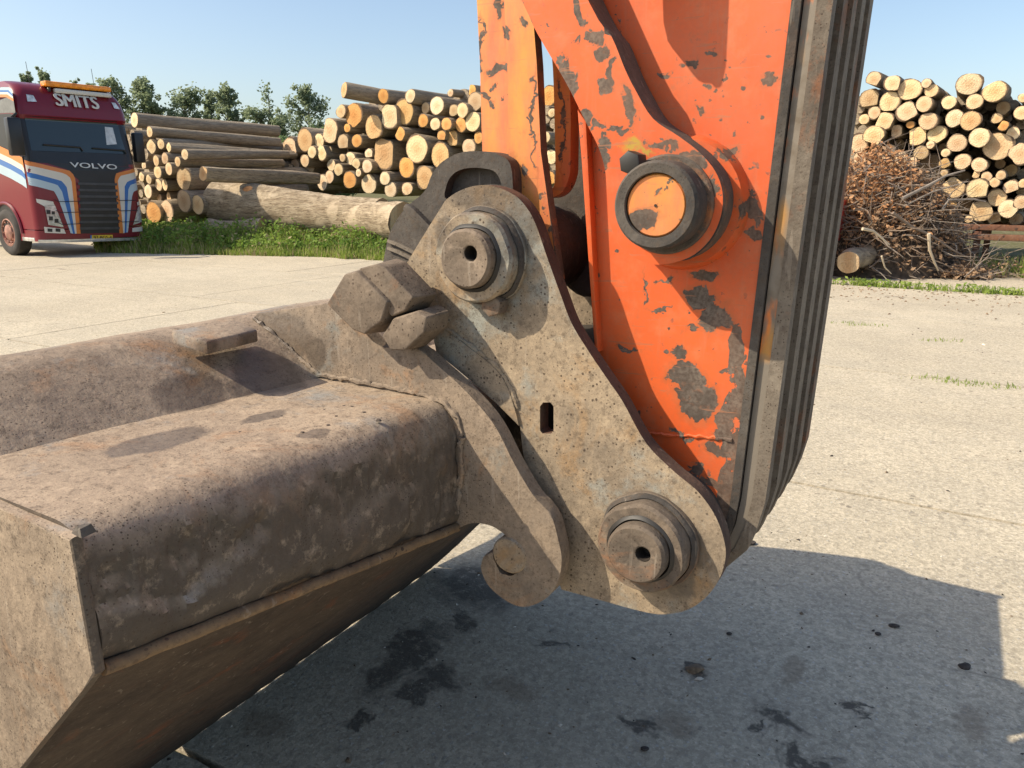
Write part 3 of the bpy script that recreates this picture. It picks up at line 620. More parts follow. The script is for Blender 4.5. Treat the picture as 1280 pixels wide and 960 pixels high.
prism('grease_smear', smooth_loop(P_([(842, 322), (866, 300), (890, 268), (896, 240), (903, 250), (902, 274), (888, 302), (862, 324)], 1.168)), 1.1665, 1.1705, M['black'], arm, AO, 0)
prism('shadow_lug', smooth_loop([(-0.56, 2.25, 1), (-0.55, 1.98), (-0.535, 1.915), (-0.505, 1.905), (-0.49, 1.93), (-0.50, 2.25, 1)]), 1.13, 1.17, M['link'], arm, AO, 0.004)  # unseen piece above the view, added to throw a rounded shadow on the arm
# upright bucket link with its folded front
LL = P_([(590, -190), (596, 0), (600, 81), (602, 160), (604, 262), (640, 262), (636, 190), (634, 81), (630, 0), (624, -190)], 1.24)
prism('upright_link', LL, 1.24, 1.268, M['faded'], arm, AO, 0.003, edge=M['worn'])
LR = P_([(624, -190), (630, 0), (634, 81), (636, 190), (634, 262), (700, 350), (684, 246), (676, 190), (671, 81), (667, 30), (640, -190)], 1.232)
prism('upright_link_web', LR, 1.232, 1.256, M['faded'], arm, AO, 0.004, edge=M['worn'])
US = [(686, 40, 1), (700, 84), (712, 112), (713, 200), (711, 222), (704, 238), (694, 246), (683, 248, 1), (683, 242, 1), (691, 236), (694, 222), (694, 190), (691, 84), (684, 40, 1)]
prism('slot_strip', smooth_loop(P_(US, 1.33)), 1.33, 1.365, M['faded'], arm, AO, 0.002)
DB = P_([(714, 100), (756, 100), (760, 330), (740, 370), (708, 352), (694, 300), (686, 252), (700, 246), (712, 226)], 1.42)
prism('link_boss', smooth_loop(DB), 1.40, 1.50, M['dark'], arm, AO, 0.01)
lathe('link_tube', PU, [(0, 1.19), (0.085, 1.19), (0.085, 1.56), (0, 1.56)], M['dark'], arm, AO, 36)
lathe('arm_boss', PL, [(0, 1.19), (0.10, 1.19), (0.10, 1.56), (0, 1.56)], M['dark'], arm, AO, 40)

# ------------------------------------------------------------------ log stacks
def bark():
    m = MT('bark'); v = m.obj(); a = m.noise(3.0, 6, 0.7, m.map((1.6, 1.6, 5))); b = m.noise(9, 6, 0.7, m.map((1, 1, 3)))
    c = m.mix(m.mr(a, 0.35, 0.68), (0.22, 0.175, 0.125), (0.46, 0.37, 0.26)); c = m.mix(m.mr(b, 0.5, 0.75), c, (0.09, 0.068, 0.05))
    c = m.mix(m.mr(m.noise(2, 4, 0.6, m.map((1, 1, 2), (7, 3, 1))), 0.58, 0.68, 0, 0.8), c, (0.50, 0.41, 0.29))
    c = m.mix(m.mr(m.info('Random'), 0, 1, 0, 0.3), c, (0.24, 0.21, 0.175))
    return m.done(c, 0.95, 0, m.bump(b, 0.5, 0.04), 0.15)
def pale_bark():
    m = MT('pale_bark'); a = m.noise(2.0, 6, 0.7, m.map((1, 1, 6))); b = m.noise(7, 6, 0.7, m.map((1, 1, 8)))
    c = m.mix(m.mr(a, 0.35, 0.65), (0.24, 0.18, 0.115), (0.54, 0.44, 0.31)); c = m.mix(m.mr(b, 0.5, 0.66), c, (0.13, 0.095, 0.065)); c = m.mix(m.mr(m.noise(1.6, 4, .6), 0.55, 0.62, 0, .7), c, (0.62, 0.5, 0.35))
    return m.done(c, 0.95, 0, m.bump(b, 0.9, 0.06), 0.15)
def sawn():
    m = MT('sawn_wood'); v = m.warp(0.22, 2.2)
    sx = m.n('SeparateXYZ', {0: v}); r = m.ma('SQRT', m.ma('ADD', m.ma('MULTIPLY', sx.outputs[0], sx.outputs[0]), m.ma('MULTIPLY', sx.outputs[1], sx.outputs[1])))
    ringf = m.ma('SINE', m.ma('MULTIPLY', r, 34.0))
    tint = m.info('Color')
    heart = m.n('VectorMath', {0: tint, 1: (0.72, 0.55, 0.42)}, operation='MULTIPLY').outputs[0]
    c = m.mix(m.mr(m.ma('ADD', r, m.ma('MULTIPLY', m.noise(2.4, 4, .6), 0.5)), 0.45, 0.85, 0.55, 0), tint, heart)
    c = m.mix(m.mr(ringf, 0.2, 1.0, 0, 0.16), c, (0.25, 0.15, 0.07))
    ang = m.n('Math', {0: sx.outputs[1], 1: sx.outputs[0]}, operation='ARCTAN2').outputs[0]
    crk = m.ma('MULTIPLY', m.mr(m.noise(1.0, 2, 0.5, m.n('CombineXYZ', {0: m.ma('MULTIPLY', ang, 3.5), 1: m.ma('MULTIPLY', m.info('Random'), 40.0), 2: 0.0}).outputs[0]), 0.66, 0.70), m.mr(r, 0.95, 0.3, 0, 1))
    c = m.mix(m.ma('MULTIPLY', crk, 0.6), c, (0.10, 0.06, 0.035))
    c = m.mix(m.mr(m.noise(1.7, 5, 0.7, m.map((1, 1, 1), (9, 4, 2))), 0.56, 0.72, 0, 0.5), c, (0.42, 0.26, 0.12))
    c = m.mix(m.mr(r, 0.86, 0.97), c, (0.13, 0.09, 0.06))
    return m.done(c, 0.85, 0, m.bump(m.noise(6, 4), 0.5, 0.05), 0.2)
M['bark'] = bark(); M['palebark'] = pale_bark(); M['sawn'] = sawn()
LV = []
def log_variant(k):
    """unit log: the sawn face at z=0 (child mesh), the body runs to z=1"""
    rnd = random.Random(100 + k); n = 18; ph = [rnd.uniform(0, 6.3) for _ in range(4)]; am = [rnd.uniform(0.02, 0.09) for _ in range(4)]
    tx, ty = rnd.uniform(-0.12, 0.12), rnd.uniform(-0.12, 0.12); flat = rnd.choice([0, 0, 0.25, 0.0, 0.35]); fa = rnd.uniform(0, 6.3)
    def rad(a, z):
        r = 1 + sum(am[j] * math.sin((j + 1) * a + ph[j] + z * (j + .5)) for j in range(4))
        if flat: r = min(r, (1 - flat) / max(0.2, math.cos(a - fa)) if math.cos(a - fa) > 0.2 else 9)
        return r
    V, Fc = [], []; rows = [0, 0.012, 0.25, 0.5, 0.75, 1.0]
    for z in rows:
        for i in range(n):
            a = 2 * math.pi * i / n; r = rad(a, z * 2) * (1 - 0.12 * z) * (0.985 if z == 0 else 1)
            x, y = r * math.cos(a) + 0.3 * math.sin(z * 4 + ph[0]) - 0.3 * math.sin(ph[0]), r * math.sin(a)
            V.append((x, y, z + (0.02 * (tx * x + ty * y) if z == 0 else 0)))
    for j in range(len(rows) - 1):
        for i in range(n): Fc.append((j * n + i, j * n + (i + 1) % n, (j + 1) * n + (i + 1) % n, (j + 1) * n + i))
    Fc.append(tuple(5 * n + i for i in range(n)))
    me = bpy.data.meshes.new('log'); me.from_pydata(V, [], Fc); me.materials.append(M['bark']); me.polygons.foreach_set('use_smooth', [True] * len(Fc)); me.set_sharp_from_angle(angle=R(50))
    C = V[:n] ; mid = [(c[0] * .5, c[1] * .5, c[2] * .5 - 0.002) for c in C]
    cV = C + mid + [(0, 0, -0.003)]
    cF = [((i + 1) % n, i, n + i, n + (i + 1) % n) for i in range(n)] + [(n + (i + 1) % n, n + i, 2 * n) for i in range(n)]
    mc = bpy.data.meshes.new('sawn_face'); mc.from_pydata(cV, [], cF); mc.materials.append(M['sawn'])
    return me, mc
LV = [log_variant(k) for k in range(12)]
mpale = []
for me, mc in LV[:4]:
    q = me.copy(); q.materials.clear(); q.materials.append(M['palebark']); mpale.append((q, mc))
EDIR = Vector((0.58, 0.815, 0)).normalized()
TINT = {'p': (0.74, 0.53, 0.31), 'y': (0.78, 0.60, 0.37), 'o': (0.70, 0.36, 0.12), 'g': (0.58, 0.42, 0.25), 'b': (0.62, 0.40, 0.19), 's': (0.40, 0.29, 0.17)}  # s: shade on some log ends, painted as a darker wood tone
TWORD = {'p': 'honey-coloured', 'y': 'pale yellow', 'o': 'orange', 'g': 'grey-brown', 'b': 'brown weathered', 's': 'shade-darkened brown'}
def place_log(p, r, L, dirv, tint, rnd, asp=1.0, var=None, pale=False, jit=0.04):
    d = (dirv + Vector((rnd.uniform(-jit, jit), rnd.uniform(-jit, jit), rnd.uniform(-jit * .5, jit * .5)))).normalized()
    me, mc = (mpale[rnd.randrange(4)] if pale else (LV[var] if var is not None else rnd.choice(LV)))
    o = bpy.data.objects.new('log', me); COL.objects.link(o)
    qz = d.to_track_quat('Z', 'Y'); o.rotation_mode = 'QUATERNION'
    o.rotation_quaternion = qz @ Matrix.Rotation(rnd.uniform(-0.6, 0.6), 3, 'Z').to_quaternion()
    o.location = p; o.scale = (r, r * asp, L)
    f = bpy.data.objects.new('sawn_face', mc); COL.objects.link(f); f.parent = o
    c = TINT[tint]; k = rnd.uniform(0.85, 1.12); f.color = (c[0] * k, c[1] * k, c[2] * k * rnd.uniform(.9, 1.1), 1)
    return o
ORD = ['first', 'second', 'third', 'fourth', 'fifth', 'sixth', 'seventh', 'eighth', 'ninth', 'tenth', 'eleventh', 'twelfth', 'thirteenth', 'fourteenth', 'fifteenth', 'sixteenth', 'seventeenth', 'eighteenth', 'nineteenth', 'twentieth']
def stack(L, c, length, where, group, dirv, seed, bands, jit=0.04):
    rnd = random.Random(seed); n = Vector((EDIR.x, EDIR.y, 0)); rows = {}
    for it in L:
        y = it[1]; b = sum(1 for q in bands if y >= q); rows.setdefault(b, []).append(it)
    tiers = ['top', 'second', 'third', 'fourth', 'fifth', 'sixth', 'lowest']
    nb = max(rows)
    for b, its in rows.items():
        its.sort(key=lambda q: q[0])
        for i, it in enumerate(its):
            x, y, r, tn = it[:4]; dd = rnd.uniform(-0.12, 0.12) + (it[4] if len(it) > 4 else 0)
            p = at_plane(x, y, n, c + dd); dep = (p - CAM).dot(Vector((0, cp, -sp)))
            rr = r * dep / F
            o = place_log(p, rr, length * rnd.uniform(0.85, 1.1), dirv, tn, rnd, rnd.uniform(0.9, 1.08), jit=jit)
            size = 'very thick' if rr > 0.36 else 'thick' if rr > 0.25 else 'medium' if rr > 0.16 else 'thin'
            t_ = 'lowest' if b == nb else tiers[b]
            tag(o, '%s %s log, %s from left in %s tier, %s' % (size, TWORD[tn], ORD[i], t_, where), 'log', group)
MAIN = [(297, 203, 12, 'y'), (298, 187, 7, 'y'), (331, 184, 6, 'y'), (347, 195, 7, 'y'), (339, 207, 10, 'p'), (362, 186, 14, 'p'), (381, 175, 14, 'b'), (412, 163, 16, 'p'), (390, 190, 8, 'y'), (399, 176, 9, 'y'), (402, 191, 9, 'y'), (411, 190, 7, 'y', .3), (369, 206, 8, 'p'), (362, 214, 9, 'p'), (381, 201, 8, 'p'), (386, 208, 11, 'y', .3), (376, 220, 8, 'y'), (378, 232, 9, 'y'), (403, 228, 10, 'y'), (414, 206, 7.5, 'y'), (423, 212, 8, 'y'), (412, 221, 8, 'p'), (299, 219, 6, 'p'), (317, 212, 6, 's', .5), (324, 223, 6, 's', .4), (340, 226, 6, 's'), (355, 227, 7, 'o'), (316, 223, 5, 's', .5),
        (426, 139, 9, 'p'), (442, 144, 15, 'o'), (434, 160, 6, 'o'), (429, 178, 9.5, 'g'), (446, 176, 9, 'o'), (467, 159, 15, 'b'), (480, 192, 20, 'b'), (487, 145, 16, 'y'), (505, 140, 16, 'b'), (500, 167, 9, 'o'), (479, 120, 9, 'o'), (513, 120, 9, 'y'), (461, 192, 7, 'y'), (438, 198, 9, 'y'), (459, 208, 9, 'y'), (445, 205, 7, 'y'), (437, 225, 12, 'o'), (448, 216, 5, 'y'), (461, 230, 13, 'y'), (481, 223, 9, 'y'), (488, 237, 10, 'y'), (509, 236, 9, 'p'), (508, 209, 13, 'o'), (521, 186, 18, 'p'), (428, 197, 5, 'g'),
        (546, 132, 12, 'y'), (532, 135, 7, 'g', .4), (529, 151, 8, 'o'), (544, 155, 8.5, 'y'), (558, 155, 8.5, 'o'), (567, 138, 8, 'g'), (578, 138, 9, 'y'), (576, 156, 9, 'o'), (591, 152, 13, 'y'), (594, 127, 12, 'g'), (590, 113, 7, 'o', .5), (552, 170, 7, 'o'), (566, 173, 10.5, 'b'), (550, 194, 15, 'b'), (531, 222, 14, 'b'), (586, 184, 11, 'g'), (598, 172, 7, 'o'), (563, 116, 5, 'p', .6), (686, 120, 12, 'o'), (690, 141, 6, 'y'), (681, 172, 8, 'y'), (689, 196, 9, 'y'), (686, 224, 10, 'o')]
stack(MAIN, 16.1, 4.5, 'stack behind coupler', 'logs in the stack behind the coupler', EDIR, 5, (128, 148, 170, 190, 208, 224))
o = place_log(at_plane(430, 112, EDIR, 15.4), 0.22, 3.2, Vector((0.80, 0.5, -0.12)).normalized(), 'b', random.Random(2), jit=0)
tag(o, 'dark log jutting out high at the peak of the stack behind the coupler', 'log', 'logs in the stack behind the coupler')
SIDE = [(168, 150, 10, 'y'), (187, 165, 7.5, 'p'), (189, 183, 9, 'y'), (201, 180, 6.5, 'y', .2), (211, 184, 6, 'y'), (231, 193, 6.5, 'y'), (222, 202, 6, 'p'), (206, 198, 7, 'p'), (195, 201, 6.5, 'p'), (211, 211, 8, 'p'), (197, 215, 8.5, 'y'), (180, 207, 5, 'y'), (177, 221, 6.5, 'y'), (186, 224, 6, 'y'), (198, 231, 8, 'y'), (206, 231, 7, 'y'), (210, 224, 5.5, 'p', .3), (185, 239, 9, 'y'), (230, 224, 15, 'g'), (254, 217, 9, 'b', -.5), (230, 251, 14, 'g'), (247, 256, 13, 'p'), (208, 264, 15, 'p'), (192, 266, 15, 'o'), (211, 246, 6, 'p', .3), (199, 247, 5, 'p', .3)]
stack(SIDE, 12.0, 4.0, 'stack beside truck', 'logs in the stack beside the truck', EDIR, 8, (172, 190, 208, 228, 248), jit=0.10)
RIGHT = [(1092, 99, 9, 'p'), (1116, 104, 10.5, 'p'), (1137, 112, 14.5, 'p'), (1158, 104, 6, 'p'), (1164, 113, 8.5, 'p'), (1112, 127, 12, 'y'), (1134, 139, 13, 'p'), (1155, 130, 9.5, 'p'), (1087, 124, 12, 'g', .3), (1093, 141, 7.5, 'p'), (1080, 149, 6.5, 'p'), (1105, 151, 12, 'p'), (1160, 151, 11, 'p'), (1138, 156, 5, 'o'), (1120, 164, 8, 'p', .2), (1092, 170, 13, 'p'), (1146, 170, 12.5, 'p'), (1171, 168, 11.5, 'y'), (1074, 179, 11, 'p'), (1112, 187, 7, 'p'), (1124, 181, 7, 's', .6), (1126, 197, 8.5, 'p'), (1140, 203, 7, 'p'), (1151, 191, 9, 'g'), (1163, 181, 5, 'p'), (1163, 205, 13, 's', .4), (1094, 191, 10, 'p', .3), (1108, 204, 9, 'p'), (1076, 198, 9, 'p'),
         (1211, 105, 15, 'y'), (1243, 114, 14, 'p'), (1186, 128, 9, 'y'), (1218, 127, 10, 'p'), (1193, 148, 10.5, 'y'), (1213, 151, 12, 'b'), (1196, 179, 11.5, 'p'), (1224, 172, 12, 'y'), (1247, 183, 17, 'p'), (1254, 135, 8, 's', .5), (1246, 148, 6.5, 'p', .2), (1254, 157, 6.5, 'o'), (1266, 167, 8, 'y'), (1275, 192, 13, 'p'), (1277, 141, 9, 'p'), (1203, 202, 10, 'p'), (1224, 206, 9.5, 'p'), (1182, 191, 5.5, 'y'), (1181, 204, 7, 'b'), (1179, 185, 6, 's', .5), (1263, 213, 8, 's', .5), (1250, 205, 6, 's', .6), (1279, 122, 6, 'p'), (1180, 216, 4.5, 'p'), (1192, 234, 13, 'p'), (1222, 237, 13, 'y'), (1226, 264, 14, 'p'), (1220, 218, 5, 'p'), (1233, 221, 6.5, 'p'), (1243, 228, 6.5, 'p'), (1251, 219, 6, 'p'), (1246, 247, 11, 'p'), (1264, 234, 9, 'p'), (1260, 261, 11, 'y'), (1277, 253, 9, 'p'), (1243, 273, 8, 'y', .2), (1189, 258, 8, 'b', .2), (1211, 274, 5, 'p'), (1277, 241, 6, 's', .4), (1270, 274, 8, 's', .3), (1279, 229, 6, 'p'), (1205, 222, 8, 's', .5), (1172, 222, 9, 's', .5), (1208, 256, 9, 's', .5), (1170, 245, 11, 's', .5), (1150, 225, 11, 's', .5)]
stack(RIGHT, 17.7, 3.4, 'stack on rack', 'logs in the stack on the rusty rack', EDIR, 11, (120, 142, 162, 184, 208, 232), jit=0.03)
# logs deep inside the stacks, lost in the dark between the ends
def core(name, L, c, length, label, seed, poly):
    rnd = random.Random(seed); ms = Mass(); got = [(q[0], q[1], q[2]) for q in L]
    def inside(x, y):
        k = False; n = len(poly)
        for i in range(n):
            (x1, y1), (x2, y2) = poly[i], poly[i - 1]
            if (y1 > y) != (y2 > y) and x < (x2 - x1) * (y - y1) / (y2 - y1) + x1: k = not k
        return k
    xs = [p[0] for p in poly]; ys = [p[1] for p in poly]; cnt = 0
    for _ in range(5000):
        x, y, r = rnd.uniform(min(xs), max(xs)), rnd.uniform(min(ys), max(ys)), rnd.uniform(5, 10)
        if not inside(x, y): continue
        if any((x - a) ** 2 + (y - b) ** 2 < (0.62 * (r + q)) ** 2 for a, b, q in got): continue
        got.append((x, y, r)); cnt += 1
        p = at_plane(x, y, EDIR, c + rnd.uniform(0.7, 1.5)); dep = (p - CAM).dot(Vector((0, cp, -sp))); rr = r * dep / F
        ms.add(*tube_data([p, p + EDIR * length * 0.4 + Vector((0, 0, rnd.uniform(-.05, .05))), p + EDIR * length * 0.8], [rr, rr * .97, rr * .9], 10))
    tag(ms.obj(name, M['bark'], None, 40), label, 'logs', kind='stuff')
core('inner_logs', MAIN, 16.1, 4.5, 'dark mass of logs deep inside the stack behind the coupler', 21, [(300, 190), (345, 190), (372, 172), (420, 165), (430, 140), (470, 125), (600, 120), (700, 120), (700, 240), (300, 235)])
core('inner_logs', SIDE, 12.0, 4.6, 'dark mass of logs deep inside the stack beside the truck', 22, [(150, 155), (200, 165), (225, 195), (240, 240), (240, 270), (150, 270)])
core('inner_logs', RIGHT, 17.7, 3.4, 'dark mass of logs deep inside the stack on the rack', 23, [(1060, 130), (1110, 115), (1290, 125), (1290, 278), (1060, 278)])
# fallen trunks in front of the stack
def trunk(p0, p1, r0, r1, label, seed, mat='palebark'):
    rnd = random.Random(seed); n = 22; rows = 26; d = (p1 - p0); V, Fc = [], []; q = d.normalized(); u = q.orthogonal().normalized(); v = q.cross(u)
    for j in range(rows):
        s = j / (rows - 1); c = p0 + d * s + v * 0.06 * math.sin(s * 5 + seed)
        for i in range(n):
            a = 2 * math.pi * i / n; r = lerp(r0, r1, s) * (1 + 0.07 * mn.noise(Vector((math.cos(a) * 1.5, math.sin(a) * 1.5, s * 9 + seed))) + 0.03 * mn.noise(Vector((math.cos(a) * 5, math.sin(a) * 5, s * 30))))
            V.append(c + (u * math.cos(a) + v * math.sin(a)) * r)
    for j in range(rows - 1):
        for i in range(n): Fc.append((j * n + i, j * n + (i + 1) % n, (j + 1) * n + (i + 1) % n, (j + 1) * n + i))
    o = mesh_obj('fallen_trunk', [x - p0 for x in V], Fc, M[mat], None, 180); o.location = p0
    for k, nm in ((0, 0), (rows - 1, 1)):
        ring = [V[k * n + i] - p0 for i in range(n)]; c = sum(ring, Vector()) / n
        f = mesh_obj('sawn_face', [(x - c) / r0 for x in ring] + [Vector()], [(i, (i + 1) % n, n) for i in range(n)], M['sawn'], o, 0)
        f.scale = (r0, r0, r0); f.location = c; f.color = (0.5, 0.36, 0.22, 1)
    return tag(o, label, 'trunk', 'trunks lying in the grass')
def at_y(x, y, yy): return at_plane(x, y, Vector((0, 1, 0)), yy)
t1 = trunk(at_y(276, 254, 21.0), at_y(478, 272, 18.6), 0.56, 0.46, 'long thick pale trunk lying across the grass before the stacks', 1)
trunk(at_y(385, 262, 19.9), at_y(504, 279, 17.9), 0.42, 0.45, 'shorter pale trunk with flaking bark beside the coupler', 2)
trunk(at_y(262, 283, 20.2), at_y(330, 285, 19.6), 0.2, 0.2, 'small cracked trunk half hidden in the grass', 3, 'bark')
kp = at_y(311, 242, 20.05); kn = tube('knot_scar', [(kp - t1.location) + Vector((0, 0.05, 0)), (kp - t1.location) + Vector((-0.02, -0.02, 0)), (kp - t1.location) + Vector((-0.03, -0.06, 0))], [0.2, 0.17, 0.05], plain('fresh_scar', (0.55, 0.25, 0.09), 0.8, 0, 0.5, 6), t1, 12)
trunk(at_y(1062, 331, 13.1), at_y(1085, 312, 13.9), 0.19, 0.17, 'short stump log with an orange end at the foot of the brush heap', 4, 'bark')
trunk(at_y(1170, 281, 14.2), at_y(1158, 281, 15.2), 0.115, 0.11, 'thin log end poking out of the brush heap', 6, 'bark')

# rusty rack under the right-hand stack
M['rust'] = dusty_steel('rusty_steel', (0.25, 0.13, 0.075), (0.16, 0.065, 0.04), (0.28, 0.12, 0.05), 12, 0.5)
FD = Vector((0.815, -0.58, 0)).normalized(); RB = at_plane(1208, 283, EDIR, 17.75); RB.z = 0
rack = tag(empty('log_rack', RB, math.atan2(FD.y, FD.x)), 'rusty red steel rack holding up the log stack', 'rack')
zb = at_plane(1240, 283, EDIR, 17.7).z
for nm, a, b, c, d, e, f in [('beam', -1.2, 4, 0, 0.16, zb - .08, zb + .03), ('beam', -1.2, 4, -0.02, 0.14, zb - .27, zb - .15), ('beam', -1.2, 4, 2.4, 2.56, zb - .1, zb + .03), ('crossbeam', 0.1, 0.26, 0.14, 2.4, zb - .2, zb - .05), ('crossbeam', 2.4, 2.56, 0.14, 2.4, zb - .2, zb - .05), ('leg', 0.15, 0.27, 0.02, 0.13, -.03, zb - .1), ('leg', 2.5, 2.62, 0.02, 0.13, -.03, zb - .1), ('leg', 0.15, 0.27, 2.42, 2.54, -.03, zb - .1), ('leg', 2.5, 2.62, 2.42, 2.54, -.03, zb - .1)]:
    box(nm, a, b, c, d, e, f, M['rust'], rack, 0.01)

# ------------------------------------------------------------------ brush heap
def leafmat(name, c1, c2, trans=0.35):
    m = MT(name); nz = m.noise(1.7, 5, 0.7); n2 = m.noise(23, 3, 0.7)
    c = m.mix(m.mr(m.ma('ADD', m.ma('MULTIPLY', nz, 0.6), m.ma('MULTIPLY', n2, 0.4)), 0.38, 0.62), c1, c2)
    m.done(c, 0.65, 0, None, 0.25)
    tr = m.n('BsdfTranslucent', {0: c}); mx = m.n('MixShader', {0: trans, 1: m.b.outputs[0], 2: tr.outputs[0]})
    m.t.links.new(mx.outputs[0], m.t.nodes['Material Output'].inputs[0]); return m.m
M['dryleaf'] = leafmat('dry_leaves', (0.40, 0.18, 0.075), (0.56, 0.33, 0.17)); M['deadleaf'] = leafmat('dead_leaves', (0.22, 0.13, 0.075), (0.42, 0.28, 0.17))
M['twig'] = plain('twig_bark', (0.19, 0.145, 0.11), 0.9, 0, 0.5, 3); M['paletwig'] = plain('bare_branch', (0.52, 0.43, 0.31), 0.85, 0, 0.3, 5)
M['greyb'] = plain('grey_branch', (0.22, 0.185, 0.155), 0.9, 0, 0.4, 4)
BC = Vector((7.0, 14.75, 0))
def heap_h(x, y):
    dx, dy = (x - BC.x), (y - BC.y); q = dx * 0.9 + dy * 0.3; r = dy * 0.9 - dx * .3
    k = 1 - (q / 1.5) ** 2 - (r / 1.25) ** 2
    return 2.15 * max(0, k) ** 0.55 * (1 - 0.20 * (q / 1.5)) + 0.25 * mn.noise(Vector((x * 1.2, y * 1.2, 4)))
rnd = random.Random(31); tw_ = Mass(); lf = Mass()
def rdir(zs=0.5): return Vector((rnd.gauss(0, 1), rnd.gauss(0, 1), rnd.gauss(0, zs))).normalized()
def leaf_quad(ms, p, s, m, w=0.55):
    d = rdir(1.0); u = d.orthogonal().normalized() * s * w; d = d * s
    b = len(ms.V); ms.V += [tuple(p - d), tuple(p + u * .9), tuple(p + d), tuple(p - u * .9)]; ms.F += [(b, b + 1, b + 2), (b, b + 2, b + 3)]; ms.M += [m, m]
for _ in range(2600):
    x, y = BC.x + rnd.uniform(-2.1, 2.1), BC.y + rnd.uniform(-1.6, 1.6); hh = heap_h(x, y)
    if hh <= 0.05: continue
    p = Vector((x, y, hh * rnd.uniform(0.25, 1.0) ** 0.5)); L = rnd.uniform(0.25, 0.9); d = rdir(0.45); k = rdir(.5) * 0.12
    tw_.add(*tube_data([p, p + d * L * .5 + k, p + d * L], [rnd.uniform(.006, .016), .008, .003], 4), rnd.choice([0, 0, 0, 1]))
for _ in range(20000):
    x, y = BC.x + rnd.uniform(-2.0, 2.0), BC.y + rnd.uniform(-1.5, 1.5); hh = heap_h(x, y)
    if hh <= 0.05: continue
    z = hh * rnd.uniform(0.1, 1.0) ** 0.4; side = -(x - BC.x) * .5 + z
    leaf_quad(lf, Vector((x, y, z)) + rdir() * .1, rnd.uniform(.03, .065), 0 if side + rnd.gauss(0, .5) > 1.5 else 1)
hb = Mass()
gn = 30; Vh = []; Fh = []
for i in range(gn + 1):
    for j in range(gn + 1):
        x, y = BC.x + lerp(-2, 2, i / gn), BC.y + lerp(-1.6, 1.6, j / gn); Vh.append((x - BC.x, y - BC.y, max(-0.05, heap_h(x, y) * 0.62 - 0.1)))
for i in range(gn):
    for j in range(gn): Fh.append((i * (gn + 1) + j, (i + 1) * (gn + 1) + j, (i + 1) * (gn + 1) + j + 1, i * (gn + 1) + j + 1))
heap = tag(empty('brush_heap', BC), 'heap of dead brushwood with dry orange leaves before the rack', 'brush heap')
M['litter'] = plain('leaf_litter', (0.06, 0.042, 0.028), 0.95, 0, 0.6, 12)
mesh_obj('litter_core', Vh, Fh, M['litter'], heap, 180)
def shift(ms, o): ms.V = [(v[0] - o.x, v[1] - o.y, v[2] - o.z) for v in ms.V]
shift(tw_, BC); shift(lf, BC)
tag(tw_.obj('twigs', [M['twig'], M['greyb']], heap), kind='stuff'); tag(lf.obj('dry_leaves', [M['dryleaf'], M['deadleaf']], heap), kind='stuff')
def branch(pix, yy, r, mat, label):
    pts = [at_y(a, b, yy + (k * .05)) for k, (a, b) in enumerate(pix)]; o0 = pts[0].copy(); n = len(pts)
    o = tube('branch', [p - o0 for p in pts], [lerp(r, r * .45, i / (n - 1)) for i in range(n)], M[mat], None, 7); o.location = o0
    tag(o, label, 'branch', 'branches sticking out of the brush heap')
branch([(1128, 248), (1160, 232), (1182, 220), (1206, 213)], 13.4, 0.032, 'greyb', 'long straight grey branch slanting up over the brush heap')
branch([(1130, 258), (1165, 240), (1210, 227)], 13.5, 0.016, 'greyb', 'thin grey branch under the long straight one')
branch([(1161, 292), (1162, 312), (1168, 328), (1173, 338)], 13.2, 0.03, 'paletwig', 'peeled pale branch hanging down the front of the heap')
branch([(1078, 286), (1092, 289), (1112, 306)], 13.0, 0.028, 'paletwig', 'short pale branch lying across the heap')
branch([(1116, 266), (1140, 284), (1162, 293), (1190, 312), (1215, 325)], 13.35, 0.028, 'twig', 'brown branch bending down from heap to ground')
branch([(1102, 320), (1106, 334), (1114, 342)], 12.9, 0.016, 'paletwig', 'small bare twig at the foot of the heap')
branch([(1178, 262), (1186, 250), (1216, 249), (1232, 252)], 13.6, 0.022, 'greyb', 'crooked grey branch reaching toward the rack')

# red trailer mostly hidden behind the arm
M['redsteel'] = plain('red_trailer_paint', (0.48, 0.045, 0.03), 0.5, 0, 0.3, 4)
TR = ground_pt(1031, 352); TR.z = 0
trl = tag(empty('red_trailer', TR, -TH), 'red trailer hidden behind the arm, only its end shows beside the brush heap', 'trailer')
box('bed', -2.4, 0.02, -0.1, 1.5, 0.62, 0.78, M['redsteel'], trl, 0.01); box('end_board', -0.04, 0.03, -0.1, 1.5, 0.78, 1.32, M['redsteel'], trl, 0.01); box('front_board', -2.4, -2.34, -0.1, 1.5, 0.78, 1.32, M['redsteel'], trl, 0.01)
box('side_board', -2.34, -0.04, -0.1, -0.06, 0.78, 1.1, M['redsteel'], trl, 0.005); box('side_board', -2.34, -0.04, 1.46, 1.5, 0.78, 1.1, M['redsteel'], trl, 0.005)
for a in (-1.6, -0.8):
    for b in (0.02, 1.2):
        V = [];
        wl = tube('wheel', [(a, b, 0.33), (a, b + .05, 0.33), (a, b + .15, 0.33), (a, b + .2, 0.33)], [0.3, 0.33, 0.33, 0.3], M['black'], trl, 24)

